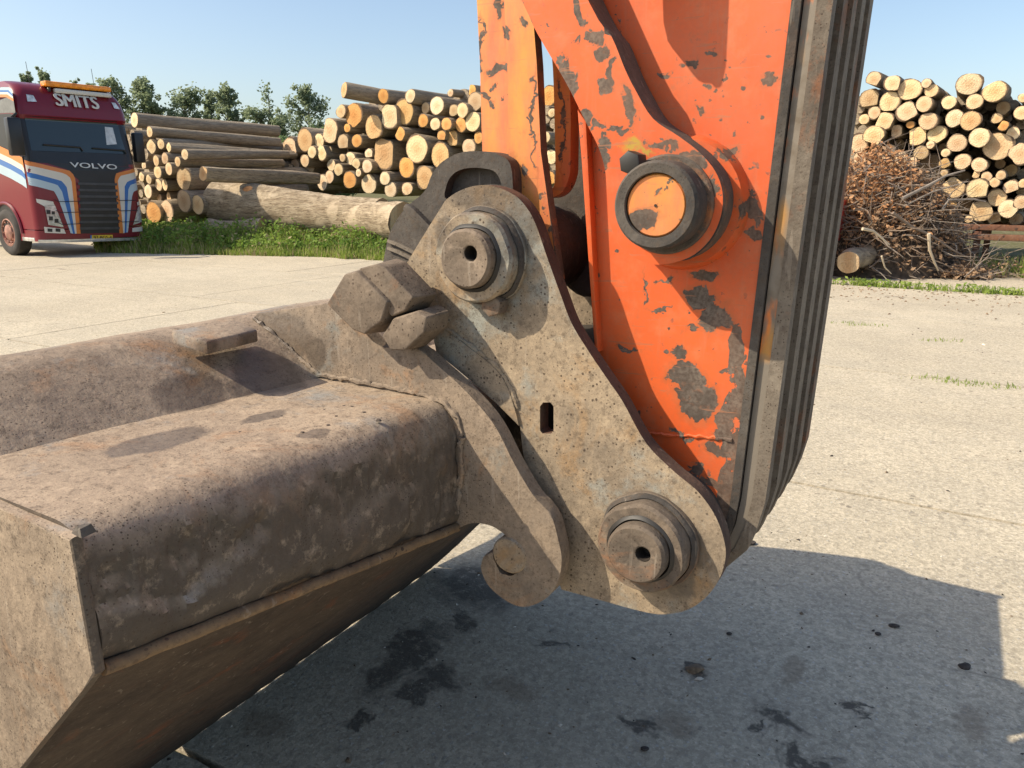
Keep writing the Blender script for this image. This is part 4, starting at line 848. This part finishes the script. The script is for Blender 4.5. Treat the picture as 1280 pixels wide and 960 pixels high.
# ------------------------------------------------------------------ grass and weeds
M['grass'] = leafmat('grass_blades', (0.16, 0.24, 0.04), (0.34, 0.42, 0.09), 0.45); M['grass2'] = leafmat('weed_leaves', (0.10, 0.19, 0.035), (0.27, 0.37, 0.07), 0.45); M['straw'] = leafmat('dry_grass', (0.33, 0.26, 0.12), (0.5, 0.42, 0.24), 0.3)
rnd = random.Random(41)
def blade(ms, x, y, h, w, m, z0=-0.02):
    a = rnd.uniform(0, 6.28); c, s = math.cos(a) * w, math.sin(a) * w; lx, ly = rnd.gauss(0, .22) * h, rnd.gauss(0, .22) * h
    b = len(ms.V); ms.V += [(x - c, y - s, z0), (x + c, y + s, z0), (x + lx * .35 + c * .7, y + ly * .35 + s * .7, z0 + h * .6), (x + lx * .35 - c * .7, y + ly * .35 - s * .7, z0 + h * .6), (x + lx, y + ly, z0 + h)]
    ms.F += [(b, b + 1, b + 2, b + 3), (b + 3, b + 2, b + 4)]; ms.M += [m, m]
gr = Mass(); wl_ = Mass()
def edge_y(px):   # front edge of the grass in photo pixels, left to right
    return ground_pt(px, lerp(316, 323, (px - 150) / 350) if px < 400 else lerp(321, 328, (px - 400) / 120))
n = 0
while n < 30000:
    px = rnd.uniform(120, 620); e = edge_y(px); k = rnd.random() ** 1.3; d = e.normalized(); d.z = 0
    p = e + Vector((e.x, e.y, 0)).normalized() * (k * 6.0 - 0.1 + 0.25 * mn.noise(Vector((px * .05, 1, 1))))
    tall = 0.5 + 0.5 * mn.noise(Vector((p.x * .7, p.y * .7, 2)))
    h = (0.14 + 0.7 * min(1, k * 5) * tall) * rnd.uniform(0.6, 1.25); n += 1
    blade(gr, p.x, p.y, h, rnd.uniform(.006, .014), 1 if rnd.random() < .22 + (0.1 if px < 300 else 0) else 0)
    if rnd.random() < 0.35 and k > 0.08:
        for _ in range(4): leaf_quad(wl_, Vector((p.x, p.y, h * rnd.uniform(.3, 1.1))) + rdir() * .06, rnd.uniform(.03, .07), 0 if rnd.random() < .93 else 1)
tag(gr.obj('verge_grass', [M['grass'], M['straw']]), 'strip of tall green grass before the log stacks', 'grass', kind='stuff')
tag(wl_.obj('verge_weeds', [M['grass2'], M['straw']]), 'leafy weeds mixed into the grass before the log stacks', 'weeds', kind='stuff')
ws = Mass()
for _ in range(5200):                                   # weeds in the joint by the brush heap
    t = rnd.uniform(-4.5, 5.5); w = 13.70 + rnd.gauss(0, .10) + 0.1 * mn.noise(Vector((t, 2, 2)))
    p = tw(t, w)
    if mn.noise(Vector((t * 1.3, 7, 3))) < rnd.uniform(-0.35, 0.15): continue
    if rnd.random() < .5: blade(ws, p.x, p.y, rnd.uniform(.04, .16), .008, 0)
    else: leaf_quad(ws, p + Vector((0, 0, rnd.uniform(.01, .1))), rnd.uniform(.02, .045), rnd.choice([0, 0, 1]))
tag(ws.obj('joint_weeds', [M['grass'], M['grass2']]), 'low weeds growing in the joint before the brush heap', 'weeds', kind='stuff')
wj = Mass()
for px0, py0, n_, sp_ in [(1168, 473, 60, .10), (1198, 478, 60, .09), (1233, 482, 60, .12), (1260, 485, 40, .1), (1178, 426, 60, .12), (1080, 407, 60, .12), (1060, 404, 40, .12), (1090, 346, 160, .1), (1100, 338, 120, .12)]:
    c = ground_pt(px0, py0)
    for _ in range(n_):
        p = c + Vector((rnd.gauss(0, sp_), rnd.gauss(0, sp_ * .35), 0)); big = px0 in (1090, 1100)
        blade(wj, p.x, p.y, rnd.uniform(.02, .06) if not big else rnd.uniform(.1, .4), .005, 0)
        if big: leaf_quad(wj, p + Vector((0, 0, rnd.uniform(.1, .4))), .04, 0)
tag(wj.obj('crack_tufts', [M['grass']]), 'small green tufts rooted in the slab cracks', 'weeds', kind='stuff')
wr = Mass()
for _ in range(5000):
    x, y = rnd.uniform(6.4, 12), rnd.uniform(11.5, 16.5); p = Vector((x, y, 0)); q = to_tw(p)
    if q.y < 16.0 or q.y > 18: continue
    blade(wr, x, y, rnd.uniform(.08, .4), .01, 0 if rnd.random() < .7 else 1)
    if rnd.random() < .4: leaf_quad(wr, p + Vector((0, 0, rnd.uniform(.02, .25))), .04, 2)
tag(wr.obj('rack_weeds', [M['grass'], M['straw'], M['deadleaf']]), 'weeds and litter under the rusty rack', 'weeds', kind='stuff')
# loose clods and leaves on the concrete
M['clod'] = plain('dark_clod', (0.045, 0.036, 0.03), 0.9, 0, 0.5, 60); M['tclod'] = plain('mud_clod', (0.17, 0.12, 0.075), 0.95, 0, 0.4, 60)
for x, y, r, mt, lb in [(1206, 834, .016, 'clod', 'dark pebble near the edge of the shadow'), (1097, 793, .010, 'clod', 'small dark crumb above the pebble near the shadow edge'), (1118, 783, .014, 'clod', 'black bark flake inside the shadow on the right'), (938, 680, .018, 'clod', 'curled dark leaf on the concrete beside the coupler'), (870, 838, .022, 'tclod', 'brown mud clod on the shaded concrete under the pins'), (912, 793, .008, 'clod', 'tiny dark crumb below the coupler'), (806, 937, .009, 'clod', 'tiny dark crumb at the bottom edge of the picture')]:
    p = ground_pt(x, y); bm = bmesh.new(); bmesh.ops.create_icosphere(bm, subdivisions=2, radius=r)
    for v in bm.verts: v.co *= 1 + 0.5 * mn.noise(v.co * 60 + Vector((x, y, 0))); v.co.z *= 0.55; v.co.x *= 1.35
    o = bm_obj('clod', bm, M[mt], None, 0); o.location = (p.x, p.y, r * .3); tag(o, lb, 'clod', 'loose bits on the concrete')

gt = Mass(); rnd = random.Random(77)
def chip3(ms, p, r, m):
    a = rnd.uniform(0, 6.3); u = Vector((math.cos(a), math.sin(a), rnd.uniform(-.2, .2))) * r; v = Vector((-math.sin(a), math.cos(a), rnd.uniform(-.2, .2))) * r * rnd.uniform(.4, .8); h = Vector((0, 0, r * rnd.uniform(.25, .6)))
    ms.add([p - u, p - v, p + u, p + v, p + h - u * .3, p + h + u * .4], [(0, 1, 4), (1, 5, 4), (1, 2, 5), (2, 3, 5), (3, 4, 5), (3, 0, 4)], m)
for _ in range(600):
    p = tw(rnd.gauss(-0.7, 0.9), rnd.uniform(1.0, 3.6)); chip3(gt, p, abs(rnd.gauss(0, .004)) + .0012, rnd.choice([0, 1, 1, 2]))
for _ in range(450):
    p = tw(rnd.uniform(-9, 7), rnd.uniform(3, 13.5)); chip3(gt, p, abs(rnd.gauss(0, .010)) + .003, rnd.choice([0, 1, 1, 2]))
for _ in range(700):
    p = tw(rnd.uniform(-4, 6), 13.5 - abs(rnd.gauss(0, .9))); chip3(gt, p, rnd.uniform(.008, .03), rnd.choice([1, 1, 3]))
tag(gt.obj('yard_grit', [M['clod'], M['tclod'], plain('pale_grit', (0.55, 0.5, 0.42), 0.9), M['deadleaf']]), 'grit, bark crumbs and leaf bits strewn on the concrete', 'grit', kind='stuff')

# ------------------------------------------------------------------ trees on the skyline
M['leafA'] = leafmat('poplar_leaves', (0.17, 0.22, 0.12), (0.34, 0.39, 0.24), 0.55); M['leafB'] = leafmat('bush_leaves', (0.10, 0.16, 0.06), (0.19, 0.26, 0.10), 0.4)
M['trunkbark'] = plain('tree_bark', (0.17, 0.15, 0.12), 0.9, 0, 0.3, 2)
def tree(px, top, bot, wpx, D, seed, label, dens=1.0):
    rnd_ = random.Random(seed); base = at_plane(px, 200, Vector((0, 1, 0)), D); base.z = 0
    dep = D * cp; zt = at_plane(px, top, Vector((0, 1, 0)), D).z; zb = at_plane(px, bot, Vector((0, 1, 0)), D).z; Wd = wpx * dep / F / 2
    root = tag(empty('tree', base), label, 'tree', 'poplars on the skyline')
    tk = Mass(); cr = Mass(); pts = [Vector((0.15 * math.sin(k * 1.3 + seed), 0, zt * .93 * k / 6)) for k in range(7)]
    tk.add(*tube_data(pts, [0.28, .24, .2, .15, .1, .06, .02], 7))
    nl = int(16 * dens); cl = [(Vector((0.15 * math.sin(k + seed), 0, zt * (0.72 + .05 * k))), .45) for k in range(6)]
    for k in range(nl):
        s = rnd_.uniform(0, 1); z = lerp(zb, zt * .96, s); a = rnd_.uniform(0, 6.28); env = Wd * (1.3 * math.sin(math.pi * min(1, s * .80 + .20)) ** .7) * rnd_.uniform(.55, 1.05)
        d = Vector((math.cos(a) * env, math.sin(a) * env, env * 0.7 + .3)); o = Vector((0, 0, max(0.6, z - env * .7)))
        tk.add(*tube_data([o, o + d * .5 + Vector((0, 0, .2)), o + d], [.07, .045, .015], 4))
        for _ in range(5): cl.append((o + d * rnd_.uniform(.45, 1.05) + Vector((rnd_.gauss(0, .3), rnd_.gauss(0, .3), rnd_.gauss(0, .35))), rnd_.uniform(.35, .8) * min(1, Wd / 2.2)))
    for c, r in cl:
        for _ in range(int(36 * dens)):
            p = c + Vector((rnd_.gauss(0, r * .55), rnd_.gauss(0, r * .55), rnd_.gauss(0, r * .5)))
            d = Vector((rnd_.gauss(0, 1), rnd_.gauss(0, 1), rnd_.gauss(0, .7))).normalized(); u = d.orthogonal().normalized(); sz = rnd_.uniform(.08, .19)
            b = len(cr.V); cr.V += [tuple(p - d * sz), tuple(p + u * sz * .7), tuple(p + d * sz), tuple(p - u * sz * .7)]; cr.F += [(b, b + 1, b + 2, b + 3)]; cr.M += [0]
    tk.obj('trunk', M['trunkbark'], root, 60); tag(cr.obj('crown', M['leafA'], root), kind=None)
for a in [(50, 90, 140, 9, 88, 1, 'small tree top showing just behind the orange beacon bar'), (71, 86, 140, 14, 86, 2, 'tree top above the left part of the truck roof'), (150, 98, 150, 34, 80, 3, 'poplar just right of the truck roof'), (189, 102, 150, 32, 80, 4, 'narrow poplar above the left end of the log stack'), (238, 109, 158, 36, 82, 5, 'wide poplar above the mossy top log'), (270, 118, 168, 16, 86, 12, 'small poplar between two taller ones above the stack'), (290, 104, 176, 26, 80, 6, 'tall slim poplar with a bare lower trunk'), (340, 104, 182, 42, 78, 7, 'largest poplar standing left of the tall log stack'), (388, 108, 178, 42, 82, 8, 'broad poplar nearest the tall log stack'), (125, 108, 150, 16, 90, 9, 'distant poplar peeking over the truck beacon bar'), (106, 101, 150, 9, 95, 14, 'faint thin tree top behind the beacon bar')]:
    tree(*a)
def bush(px, top, D, wpx, seed, label):
    rnd_ = random.Random(seed); base = at_plane(px, 200, Vector((0, 1, 0)), D); base.z = 0; zt = at_plane(px, top, Vector((0, 1, 0)), D).z; Wd = wpx * D * cp / F / 2
    root = tag(empty('bush', base), label, 'bush', 'bushes below the poplars'); cr = Mass(); tk = Mass()
    for k in range(5): tk.add(*tube_data([Vector((0, 0, 0)), Vector((rnd_.uniform(-Wd, Wd) * .6, rnd_.uniform(-1, 1), zt * .7))], [.1, .03], 5))
    for _ in range(70):
        c = Vector((rnd_.uniform(-1, 1) * Wd, rnd_.uniform(-1, 1) * 1.5, 0)); c.z = zt * (0.1 + .85 * rnd_.random()) * (1 - 0.35 * (c.x / Wd) ** 2)
        for _ in range(45):
            p = c + Vector((rnd_.gauss(0, .4), rnd_.gauss(0, .4), rnd_.gauss(0, .3))); d = Vector((rnd_.gauss(0, 1), rnd_.gauss(0, 1), rnd_.gauss(0, .6))).normalized(); u = d.orthogonal().normalized(); sz = rnd_.uniform(.1, .2)
            b = len(cr.V); cr.V += [tuple(p - d * sz), tuple(p + u * sz * .7), tuple(p + d * sz), tuple(p - u * sz * .7)]; cr.F += [(b, b + 1, b + 2, b + 3)]; cr.M += [0]
    tk.obj('trunk', M['trunkbark'], root, 60); cr.obj('crown', M['leafB'], root)
for a in [(308, 163, 74, 50, 1, 'dark round bush between the slim and largest poplars'), (352, 166, 73, 50, 2, 'dark bush at the foot of the largest poplar'), (395, 160, 75, 60, 3, 'bush beside the tall stack under the broad poplar'), (262, 160, 76, 60, 4, 'bush behind the stack beside the truck'), (210, 150, 78, 60, 5, 'low bush behind the mossy top log'), (420, 165, 76, 40, 6, 'bush edge just left of the tall log stack')]:
    bush(*a)

# ------------------------------------------------------------------ truck
TA = R(56); TC = Vector((-10.42, 17.2, 0))
truck = tag(empty('truck', TC, TA), 'maroon truck cab with blue, white and orange stripes and white sign lettering', 'truck')
UX = Vector((math.cos(TA), math.sin(TA), 0)); VX = Vector((-math.sin(TA), math.cos(TA), 0))
def tf(x, y, v=0.0):                       # pixel -> (u, z) on the cab's front plane at depth v
    p = at_plane(x, y, VX, VX.dot(TC) + v) - TC; return (p.dot(UX), p.z)
def ts(x, y, u=0.0):                       # pixel -> (v, z) on the cab's side plane
    p = at_plane(x, y, UX, UX.dot(TC) + u) - TC; return (p.dot(VX), p.z)
def carpaint(name, c):
    m = MT(name); return m.done(m.mix(m.mr(m.noise(1.5, 4), 0.4, 0.7, 0, .25), c, (c[0] * .7 + .03, c[1] * .7 + .025, c[2] * .7 + .02)), 0.32, 0, None, 0.4, 0.25)
M['maroon'] = carpaint('maroon_paint', (0.17, 0.008, 0.02)); M['torange'] = carpaint('stripe_orange', (0.62, 0.20, 0.04)); M['twhite'] = carpaint('stripe_white', (0.62, 0.60, 0.54)); M['tblue'] = carpaint('stripe_blue', (0.025, 0.14, 0.42)); M['tlblue'] = carpaint('stripe_pale_blue', (0.40, 0.52, 0.60))
M['tblack'] = plain('black_plastic', (0.014, 0.015, 0.018), 0.38, 0, 0.2, 5); M['tgrey'] = plain('grey_panel', (0.16, 0.16, 0.15), 0.4); M['chrome'] = plain('bright_trim', (0.62, 0.62, 0.60), 0.25, 0.6); M['silver'] = plain('silver_lettering', (0.60, 0.56, 0.50), 0.35, 0.5)
M['tyre'] = plain('tyre_rubber', (0.045, 0.04, 0.036), 0.9, 0, 0.3, 6); M['rimm'] = plain('rusty_rim', (0.30, 0.15, 0.11), 0.6, 0.2, 0.5, 7); M['plate'] = plain('yellow_plate', (0.75, 0.50, 0.03), 0.5); M['lens'] = plain('headlamp_lens', (0.55, 0.56, 0.55), 0.12, 0.3, 0.5, 12, 0.8)
M['amber'] = plain('amber_beacon', (0.85, 0.28, 0.02), 0.25, 0, 0.35, 9)
g = MT('windscreen_glass'); g.done((0.018, 0.030, 0.034), 0.06, 0.0, None, 0.7); M['glass'] = g.m
def vfront(z):                             # rake of the cab's front
    pts = [(0.0, 0.06), (0.35, 0.0), (1.0, 0.0), (1.9, 0.03), (2.05, 0.05), (2.98, 0.24), (3.05, 0.17), (3.45, 0.25), (3.66, 0.40), (3.79, 0.8)]
    for (a, b), (c, d) in zip(pts, pts[1:]):
        if z <= c: return lerp(b, d, (z - a) / (c - a))
    return pts[-1][1]
WT = 2.5
def corner(u, rc=0.2):
    e = min(u, WT - u)
    return 0 if e >= rc else rc - math.sqrt(max(0, rc * rc - (rc - e) ** 2))
def sect(z, grow=0.0, rc=0.2, back=2.25):
    f = vfront(z); inset = 0 if z < 3.1 else 0.10 * ((z - 3.1) / .5) ** 2
    P = []
    for i in range(9):
        a = math.pi - math.pi / 2 * i / 8; P.append((inset + rc + rc * math.cos(a), f + rc - rc * math.sin(a)))
    for i in range(9):
        a = math.pi / 2 - math.pi / 2 * i / 8; P.append((WT - inset - rc + rc * math.cos(a), f + rc - rc * math.sin(a)))
    P += [(WT - inset, back), (inset, back)]
    return [(u, v - 0, z) for u, v in P]
def cab_part(name, zs, mat, cap=True):
    V, Fc = [], []; n = 20
    for z in zs: V += sect(z)
    for j in range(len(zs) - 1):
        for i in range(n): Fc.append((j * n + i, j * n + (i + 1) % n, (j + 1) * n + (i + 1) % n, (j + 1) * n + i))
    if cap: Fc += [tuple(range(n))[::-1], tuple((len(zs) - 1) * n + i for i in range(n))]
    bm = bmesh.new(); vs = [bm.verts.new(v) for v in V]
    for f in Fc: bm.faces.new([vs[i] for i in f])
    return bm_obj(name, bm, mat, truck, 40)
cab_part('cab_body', [0.62, 0.8, 1.0, 1.5, 1.9, 2.05], M['maroon']); cab_part('glasshouse', [2.052, 2.2, 2.5, 2.96], M['tblack'])
cab_part('roof_fairing', [2.965, 3.05, 3.2, 3.4, 3.55, 3.68, 3.77], M['maroon'])
cab_part('bumper', [0.36, 0.40, 0.5, 0.60], M['maroon'])
def patch(name, outer, inner, mat, off=0.006, m=5, fine=6):
    """a band between two pixel polylines wrapped on the front of the cab"""
    def rs(L):
        q = [tf(*p) for p in L]; d = [0]
        for a, b in zip(q, q[1:]): d.append(d[-1] + math.dist(a, b))
        out = []
        for k in range(25):
            t = d[-1] * k / 24
            for i in range(len(q) - 1):
                if t <= d[i + 1] + 1e-9:
                    s = (t - d[i]) / max(1e-9, d[i + 1] - d[i]); out.append((lerp(q[i][0], q[i + 1][0], s), lerp(q[i][1], q[i + 1][1], s))); break
        return out
    a, b = rs(outer), rs(inner); V, Fc = [], []
    for p, q in zip(a, b):
        for j in range(m):
            u = lerp(p[0], q[0], j / (m - 1)); z = lerp(p[1], q[1], j / (m - 1)); uu = min(max(u, 0.012), WT - 0.012)
            V.append((uu, vfront(z) + corner(uu) - off, z))
    for i in range(24):
        for j in range(m - 1): Fc.append((i * m + j, i * m + j + 1, (i + 1) * m + j + 1, (i + 1) * m + j))
    return mesh_obj(name, V, Fc, mat, truck, 60)
M['slat'] = plain('grille_slat', (0.045, 0.048, 0.055), 0.35)
# windscreen, black panel, grille
patch('windscreen', [(37, 144), (42, 188)], [(161, 152), (171, 193)], M['glass'], 0.008, 12)
patch('black_panel', [(40, 189), (40, 203)], [(171, 193.5), (172.5, 209)], M['tblack'], 0.007, 12)
patch('black_panel', [(84, 212), (100, 226), (101, 292)], [(150, 212), (145, 226), (150, 291)], M['tblack'], 0.006, 8)
patch('black_panel', [(60, 204), (92, 214)], [(165, 209), (146, 216)], M['tblack'], 0.0065, 8)
for k in range(8): patch('grille_slat', [(97 + k * .3, 228 + k * 8), (97 + k * .3, 231 + k * 8)], [(146 + k * .4, 229 + k * 7.8), (146 + k * .4, 232 + k * 7.8)], M['slat'], 0.035, 4)
A1 = [(26, 197.5), (38.5, 201.5), (87.5, 213.4), (94, 220), (100.5, 292)]; A2 = [(26, 203), (38.5, 207), (82, 217), (89.5, 223.5), (95.5, 292)]; A3 = [(26, 211), (38.5, 215.5), (77, 226), (83.5, 233), (93.5, 292)]; A4 = [(26, 217), (38.5, 221.5), (72, 231), (77.5, 239), (91, 292)]; A5 = [(26, 226.5), (38.5, 231), (68, 239), (73, 249), (88, 291.5)]
for nm, a, b, mt in [('stripe', A1, A2, 'torange'), ('stripe', A2, A3, 'twhite'), ('stripe', A3, A4, 'tblue'), ('stripe', A4, A5, 'tlblue')]: patch(nm, a, b, M[mt], 0.011)
B1 = [(173, 209.5), (146, 216.5), (143.5, 223), (149, 291.5)]; B2 = [(173, 214.5), (150.5, 220), (147.6, 226), (154, 291.5)]; B3 = [(173.4, 222), (159.5, 227), (156, 233), (155.5, 291)]; B4 = [(173.6, 228), (163.5, 231), (160.5, 237), (157.5, 290.5)]; B5 = [(174, 237), (167, 239.5), (165, 246), (159.5, 290.5)]
for nm, a, b, mt in [('stripe', B1, B2, 'torange'), ('stripe', B2, B3, 'twhite'), ('stripe', B3, B4, 'tblue'), ('stripe', B4, B5, 'tlblue')]: patch(nm, a, b, M[mt], 0.011)
# lamps
def lamp(name, top, bot, mat='lens', off=0.02, parent=None): return patch(name, top, bot, M[mat], off, 6)
lamp('headlight', [(55, 257), (60, 281)], [(68, 256), (79, 284)]); lamp('headlight', [(172, 259), (166, 281)], [(178.5, 255), (178.5, 277)])
lamp('headlight_brow', [(46, 248.5), (47, 253), (55, 258)], [(66, 252), (67.5, 256), (68, 257)], 'twhite', 0.02); lamp('headlight_brow', [(171, 253), (171.5, 257)], [(178.5, 250), (178.5, 255)], 'twhite', 0.02)
lamp('fog_light', [(55, 283.5), (56, 291)], [(79.5, 286), (82, 292)], 'twhite', 0.014); lamp('fog_light', [(165, 285), (165, 290)], [(179, 283), (179, 289)], 'twhite', 0.014)
for x in (62, 72): lamp('fog_light_lens', [(x - 3, 285.5), (x - 3, 289.5)], [(x + 3, 286), (x + 3, 290)], 'tblack', 0.018)
for x, y, r in [(60, 265, 2.5), (66, 266, 2), (63, 273, 2.5), (70, 276, 2.5)]: lamp('headlight_reflector', [(x - r, y - r), (x - r, y + r)], [(x + r, y - r), (x + r, y + r)], 'tblack', 0.023)
lamp('roof_lamp', [(39.5, 117), (40, 126)], [(48, 118), (52, 126.5)], 'lens', 0.02); lamp('roof_lamp', [(146, 127), (149, 135)], [(151, 128), (156, 136)], 'lens', 0.02)
patch('number_plate', [(114.5, 294), (114.5, 300)], [(140.5, 293.5), (140.5, 299.5)], M['plate'], 0.012, 3); patch('plate_badge', [(112.5, 294), (112.5, 300)], [(114.6, 294), (114.6, 300)], M['tblue'], 0.012, 3)
patch('chrome_strip', [(33, 300.5), (34, 304.5)], [(180.5, 296.5), (180.5, 300)], M['chrome'], 0.03, 14)
patch('windscreen_sticker', [(137, 158), (137, 181)], [(147, 159), (150, 180)], M['silver'], 0.012, 3)
for L in ([(57, 180.5), (103, 184), (106, 189)], [(118, 185), (158, 188), (160, 192)]):
    pts = []
    for x, y in L:
        u, z = tf(x, y); pts.append((u, vfront(z) - 0.03, z))
    tube('wiper', pts, 0.018, M['tblack'], truck, 6)
for s in (0, 1):                           # wire guards before the lamps
    for z in (0.72, 0.98, 1.22):
        u0, u1 = (0.42, 1.0) if s == 0 else (1.82, 2.32)
        tube('lamp_guard', [(u0, -0.03, z + .05), (u0 + .08, -0.05, z), (u1, -0.05, z)], 0.008, M['tblack'], truck, 5)
# lettering
def lettering(name, txt, x0, y0, x1, y1, hgt, mat, off, shear=0.0, bold=0.0, wide=1.0):
    c = bpy.data.curves.new(name, 'FONT'); c.body = txt; c.size = 1.0; c.extrude = 0.01; c.offset = bold
    tmp = bpy.data.objects.new('tmp', c); COL.objects.link(tmp); dg = bpy.context.evaluated_depsgraph_get(); me = bpy.data.meshes.new_from_object(tmp.evaluated_get(dg)); bpy.data.objects.remove(tmp)
    xs = [v.co.x for v in me.vertices]; ys = [v.co.y for v in me.vertices]; a, b = tf(x0, y0), tf(x1, y1)
    for v in me.vertices:
        s = (v.co.x - min(xs)) / (max(xs) - min(xs)); k = (v.co.y - min(ys)) / (max(ys) - min(ys))
        u = lerp(a[0], b[0], s); z = lerp(a[1], b[1], s) + hgt * k
        v.co = (u, vfront(z) + corner(u) - off - v.co.z * 0.5, z)
    if wide > 1:                           # bold: the outline laid again a little to each side
        bm = bmesh.new(); bm.from_mesh(me); src = bm.verts[:] + bm.edges[:] + bm.faces[:]
        for k, dx in ((1, -0.014), (2, 0.014), (3, 0.007), (4, -0.007)):
            g_ = bmesh.ops.duplicate(bm, geom=src)['geom']
            for v in g_:
                if isinstance(v, bmesh.types.BMVert): v.co += Vector((dx, -0.0012 * k, 0))
        bm.to_mesh(me); bm.free()
    link_mesh(name, me, mat, truck, 0)
lettering('roof_lettering', 'SMITS', 76, 131.5, 129, 136, 0.27, M['twhite'], 0.05, wide=2)
lettering('badge_lettering', 'VOLVO', 88.5, 209, 147, 212, 0.115, M['silver'], 0.025, bold=0.01)
lettering('plate_lettering', '97-BGS-4', 117, 299, 139.5, 298.6, 0.075, M['tblack'], 0.016)
# beacon bar and light bar over the roof
ba, bb = tf(54, 105, 0.35), tf(137, 117, 0.35)
bar = box('beacon_bar', ba[0], bb[0], 0.25, 0.50, ba[1] - 0.045, ba[1] + 0.07, M['amber'], truck, 0.03)
box('light_bar', ba[0] + 0.18, bb[0] - 0.03, 0.22, 0.34, ba[1] - 0.17, ba[1] - 0.075, M['twhite'], truck, 0.02)
for u in (ba[0] + .1, bb[0] - .1): box('bar_bracket', u - .02, u + .02, 0.3, 0.45, ba[1] - 0.15, ba[1] - 0.05, M['tblack'], truck, 0.004)
for x, y in ((32, 77), (114, 86)):
    a = tf(x, y, 0.9); tube('aerial', [(a[0], 0.9, a[1]), (a[0] + .03, 0.9, 3.6)], 0.006, M['tblack'], truck, 5)
# side of the cab: window, arch trim, stripes, door line
def side_patch(name, outer, inner, mat, off=0.006):
    a = [ts(*p) for p in outer]; b = [ts(*p) for p in inner]; n = len(a); V = []; Fc = []
    for p, q in zip(a, b): V += [(-off, max(p[0], .2), p[1]), (-off, max(q[0], .2), q[1])]
    for i in range(n - 1): Fc.append((2 * i, 2 * i + 1, 2 * i + 3, 2 * i + 2))
    return mesh_obj(name, V, Fc, mat, truck, 0)
side_patch('side_panel', [(-6, 128), (8, 122), (20, 124), (30, 132), (37, 145)], [(-6, 142), (8, 141), (20, 141), (30, 142), (37, 147)], M['tgrey'])
for (a, b), mt in (((0, 4), 'tlblue'), ((4, 7), 'tblue'), ((7, 10), 'twhite'), ((10, 14), 'torange')):
    base = [(-6, 112), (2, 109), (12, 109), (22, 114), (31, 127), (36.5, 139)]
    side_patch('stripe', [(x - a * .25, y + a * .9) for x, y in base], [(x - b * .25, y + b * .9) for x, y in base], M[mt], 0.008)
side_patch('side_window', [(-6, 143), (12, 142), (30, 143.5), (37, 147)], [(-6, 180), (12, 186), (30, 200), (38, 204)], M['tblack'])
SB = [(-8, 178), (0, 182.5), (14, 189), (28, 197), (39, 201.5)]
for (a, b), mt in (((0, 9), 'torange'), ((9, 16), 'twhite'), ((16, 23), 'tblue'), ((23, 34), 'tlblue')):
    side_patch('stripe', [(x, y + a) for x, y in SB], [(x, y + b) for x, y in SB], M[mt], 0.008)
# mirror housings
mv, mz0 = ts(22, 195, -0.25); _, mz1 = ts(22, 146, -0.25)
box('mirror', -0.42, -0.14, mv - .16, mv + 0.02, mz0, mz1, M['tblack'], truck, 0.04)
box('mirror_glass', -0.40, -0.16, mv + 0.021, mv + 0.026, mz0 + .06, mz1 - .06, M['glass'], truck, 0)
tube('mirror_arm', [(-0.3, mv - .05, mz1 - .02), (-0.2, mv - .1, mz1 + .08), (0.02, 0.35, mz1 + .06)], 0.025, M['tblack'], truck, 6)
box('mirror', WT + 0.06, WT + 0.3, 0.12, 0.3, 2.1, 2.8, M['tblack'], truck, 0.04)
# wheel arches (dark recess), wheels, chassis
wv, wz = 1.36, 0.52
for side, u0, u1 in ((0, -0.008, 0.0), (1, WT, WT + 0.008)):
    n = 20; V = []; Fc = []
    arc_ = [(wv + 0.66 * math.cos(math.pi * i / n), wz + 0.66 * math.sin(math.pi * i / n)) for i in range(n + 1)]
    uu = u0 if side == 0 else u1
    V = [(uu, v, z) for v, z in arc_] + [(uu, wv, wz)]
    mesh_obj('wheel_arch', V, [(i, i + 1, n + 1) if side == 0 else (i + 1, i, n + 1) for i in range(n)], M['tblack'], truck, 0)
    tube('arch_trim', [(uu - .01, v, z) for v, z in arc_], 0.035, M['maroon'], truck, 6)
box('lower_panel', 0.02, 0.3, 0.2, max(wv - .62, .3), 0.36, 0.62, M['maroon'], truck, 0.02)
box('side_strip', -0.012, 0.01, 0.22, max(wv - .60, .35), 0.36, 0.44, M['chrome'], truck, 0.004)
def ring_lathe(name, prof, u0, mat, parent, seg=32, flip=1):
    V, Fc = [], []
    for r, u in prof:
        for i in range(seg):
            a = 2 * math.pi * i / seg; V.append((u0 + u * flip, wv + r * math.cos(a), wz + r * math.sin(a)))
    for j in range(len(prof) - 1):
        for i in range(seg): Fc.append((j * seg + i, j * seg + (i + 1) % seg, (j + 1) * seg + (i + 1) % seg, (j + 1) * seg + i))
    bm = bmesh.new(); vs = [bm.verts.new(v) for v in V]
    for f in Fc: bm.faces.new([vs[i] for i in f])
    return bm_obj(name, bm, mat, parent, 40)
for u0, fl in ((-0.06, 1), (WT + 0.06, -1)):
    tyre = ring_lathe('wheel', [(0.31, 0.03), (0.40, 0.0), (0.48, 0.01), (0.52, 0.05), (0.52, 0.30), (0.45, 0.33)], u0, M['tyre'], truck, 36, fl)
    rm = ring_lathe('rim', [(0.315, 0.028), (0.29, 0.02), (0.27, 0.07), (0.20, 0.10), (0.17, 0.03), (0.13, 0.01), (0.001, 0.0)], u0, M['rimm'], tyre, 30, fl)
    for k in range(10):
        a = 2 * math.pi * k / 10; c = (u0 + fl * 0.075, wv + .235 * math.cos(a), wz + .235 * math.sin(a))
        tube('wheel_nut', [c, (c[0] - fl * .05, c[1], c[2])], 0.02, M['rimm'], tyre, 6)
box('chassis', 0.6, 1.9, 0.4, 5.5, 0.55, 0.85, M['tblack'], truck, 0.02); box('underbody', 0.35, 2.15, 0.35, 2.2, 0.45, 0.66, M['tblack'], truck, 0.02)
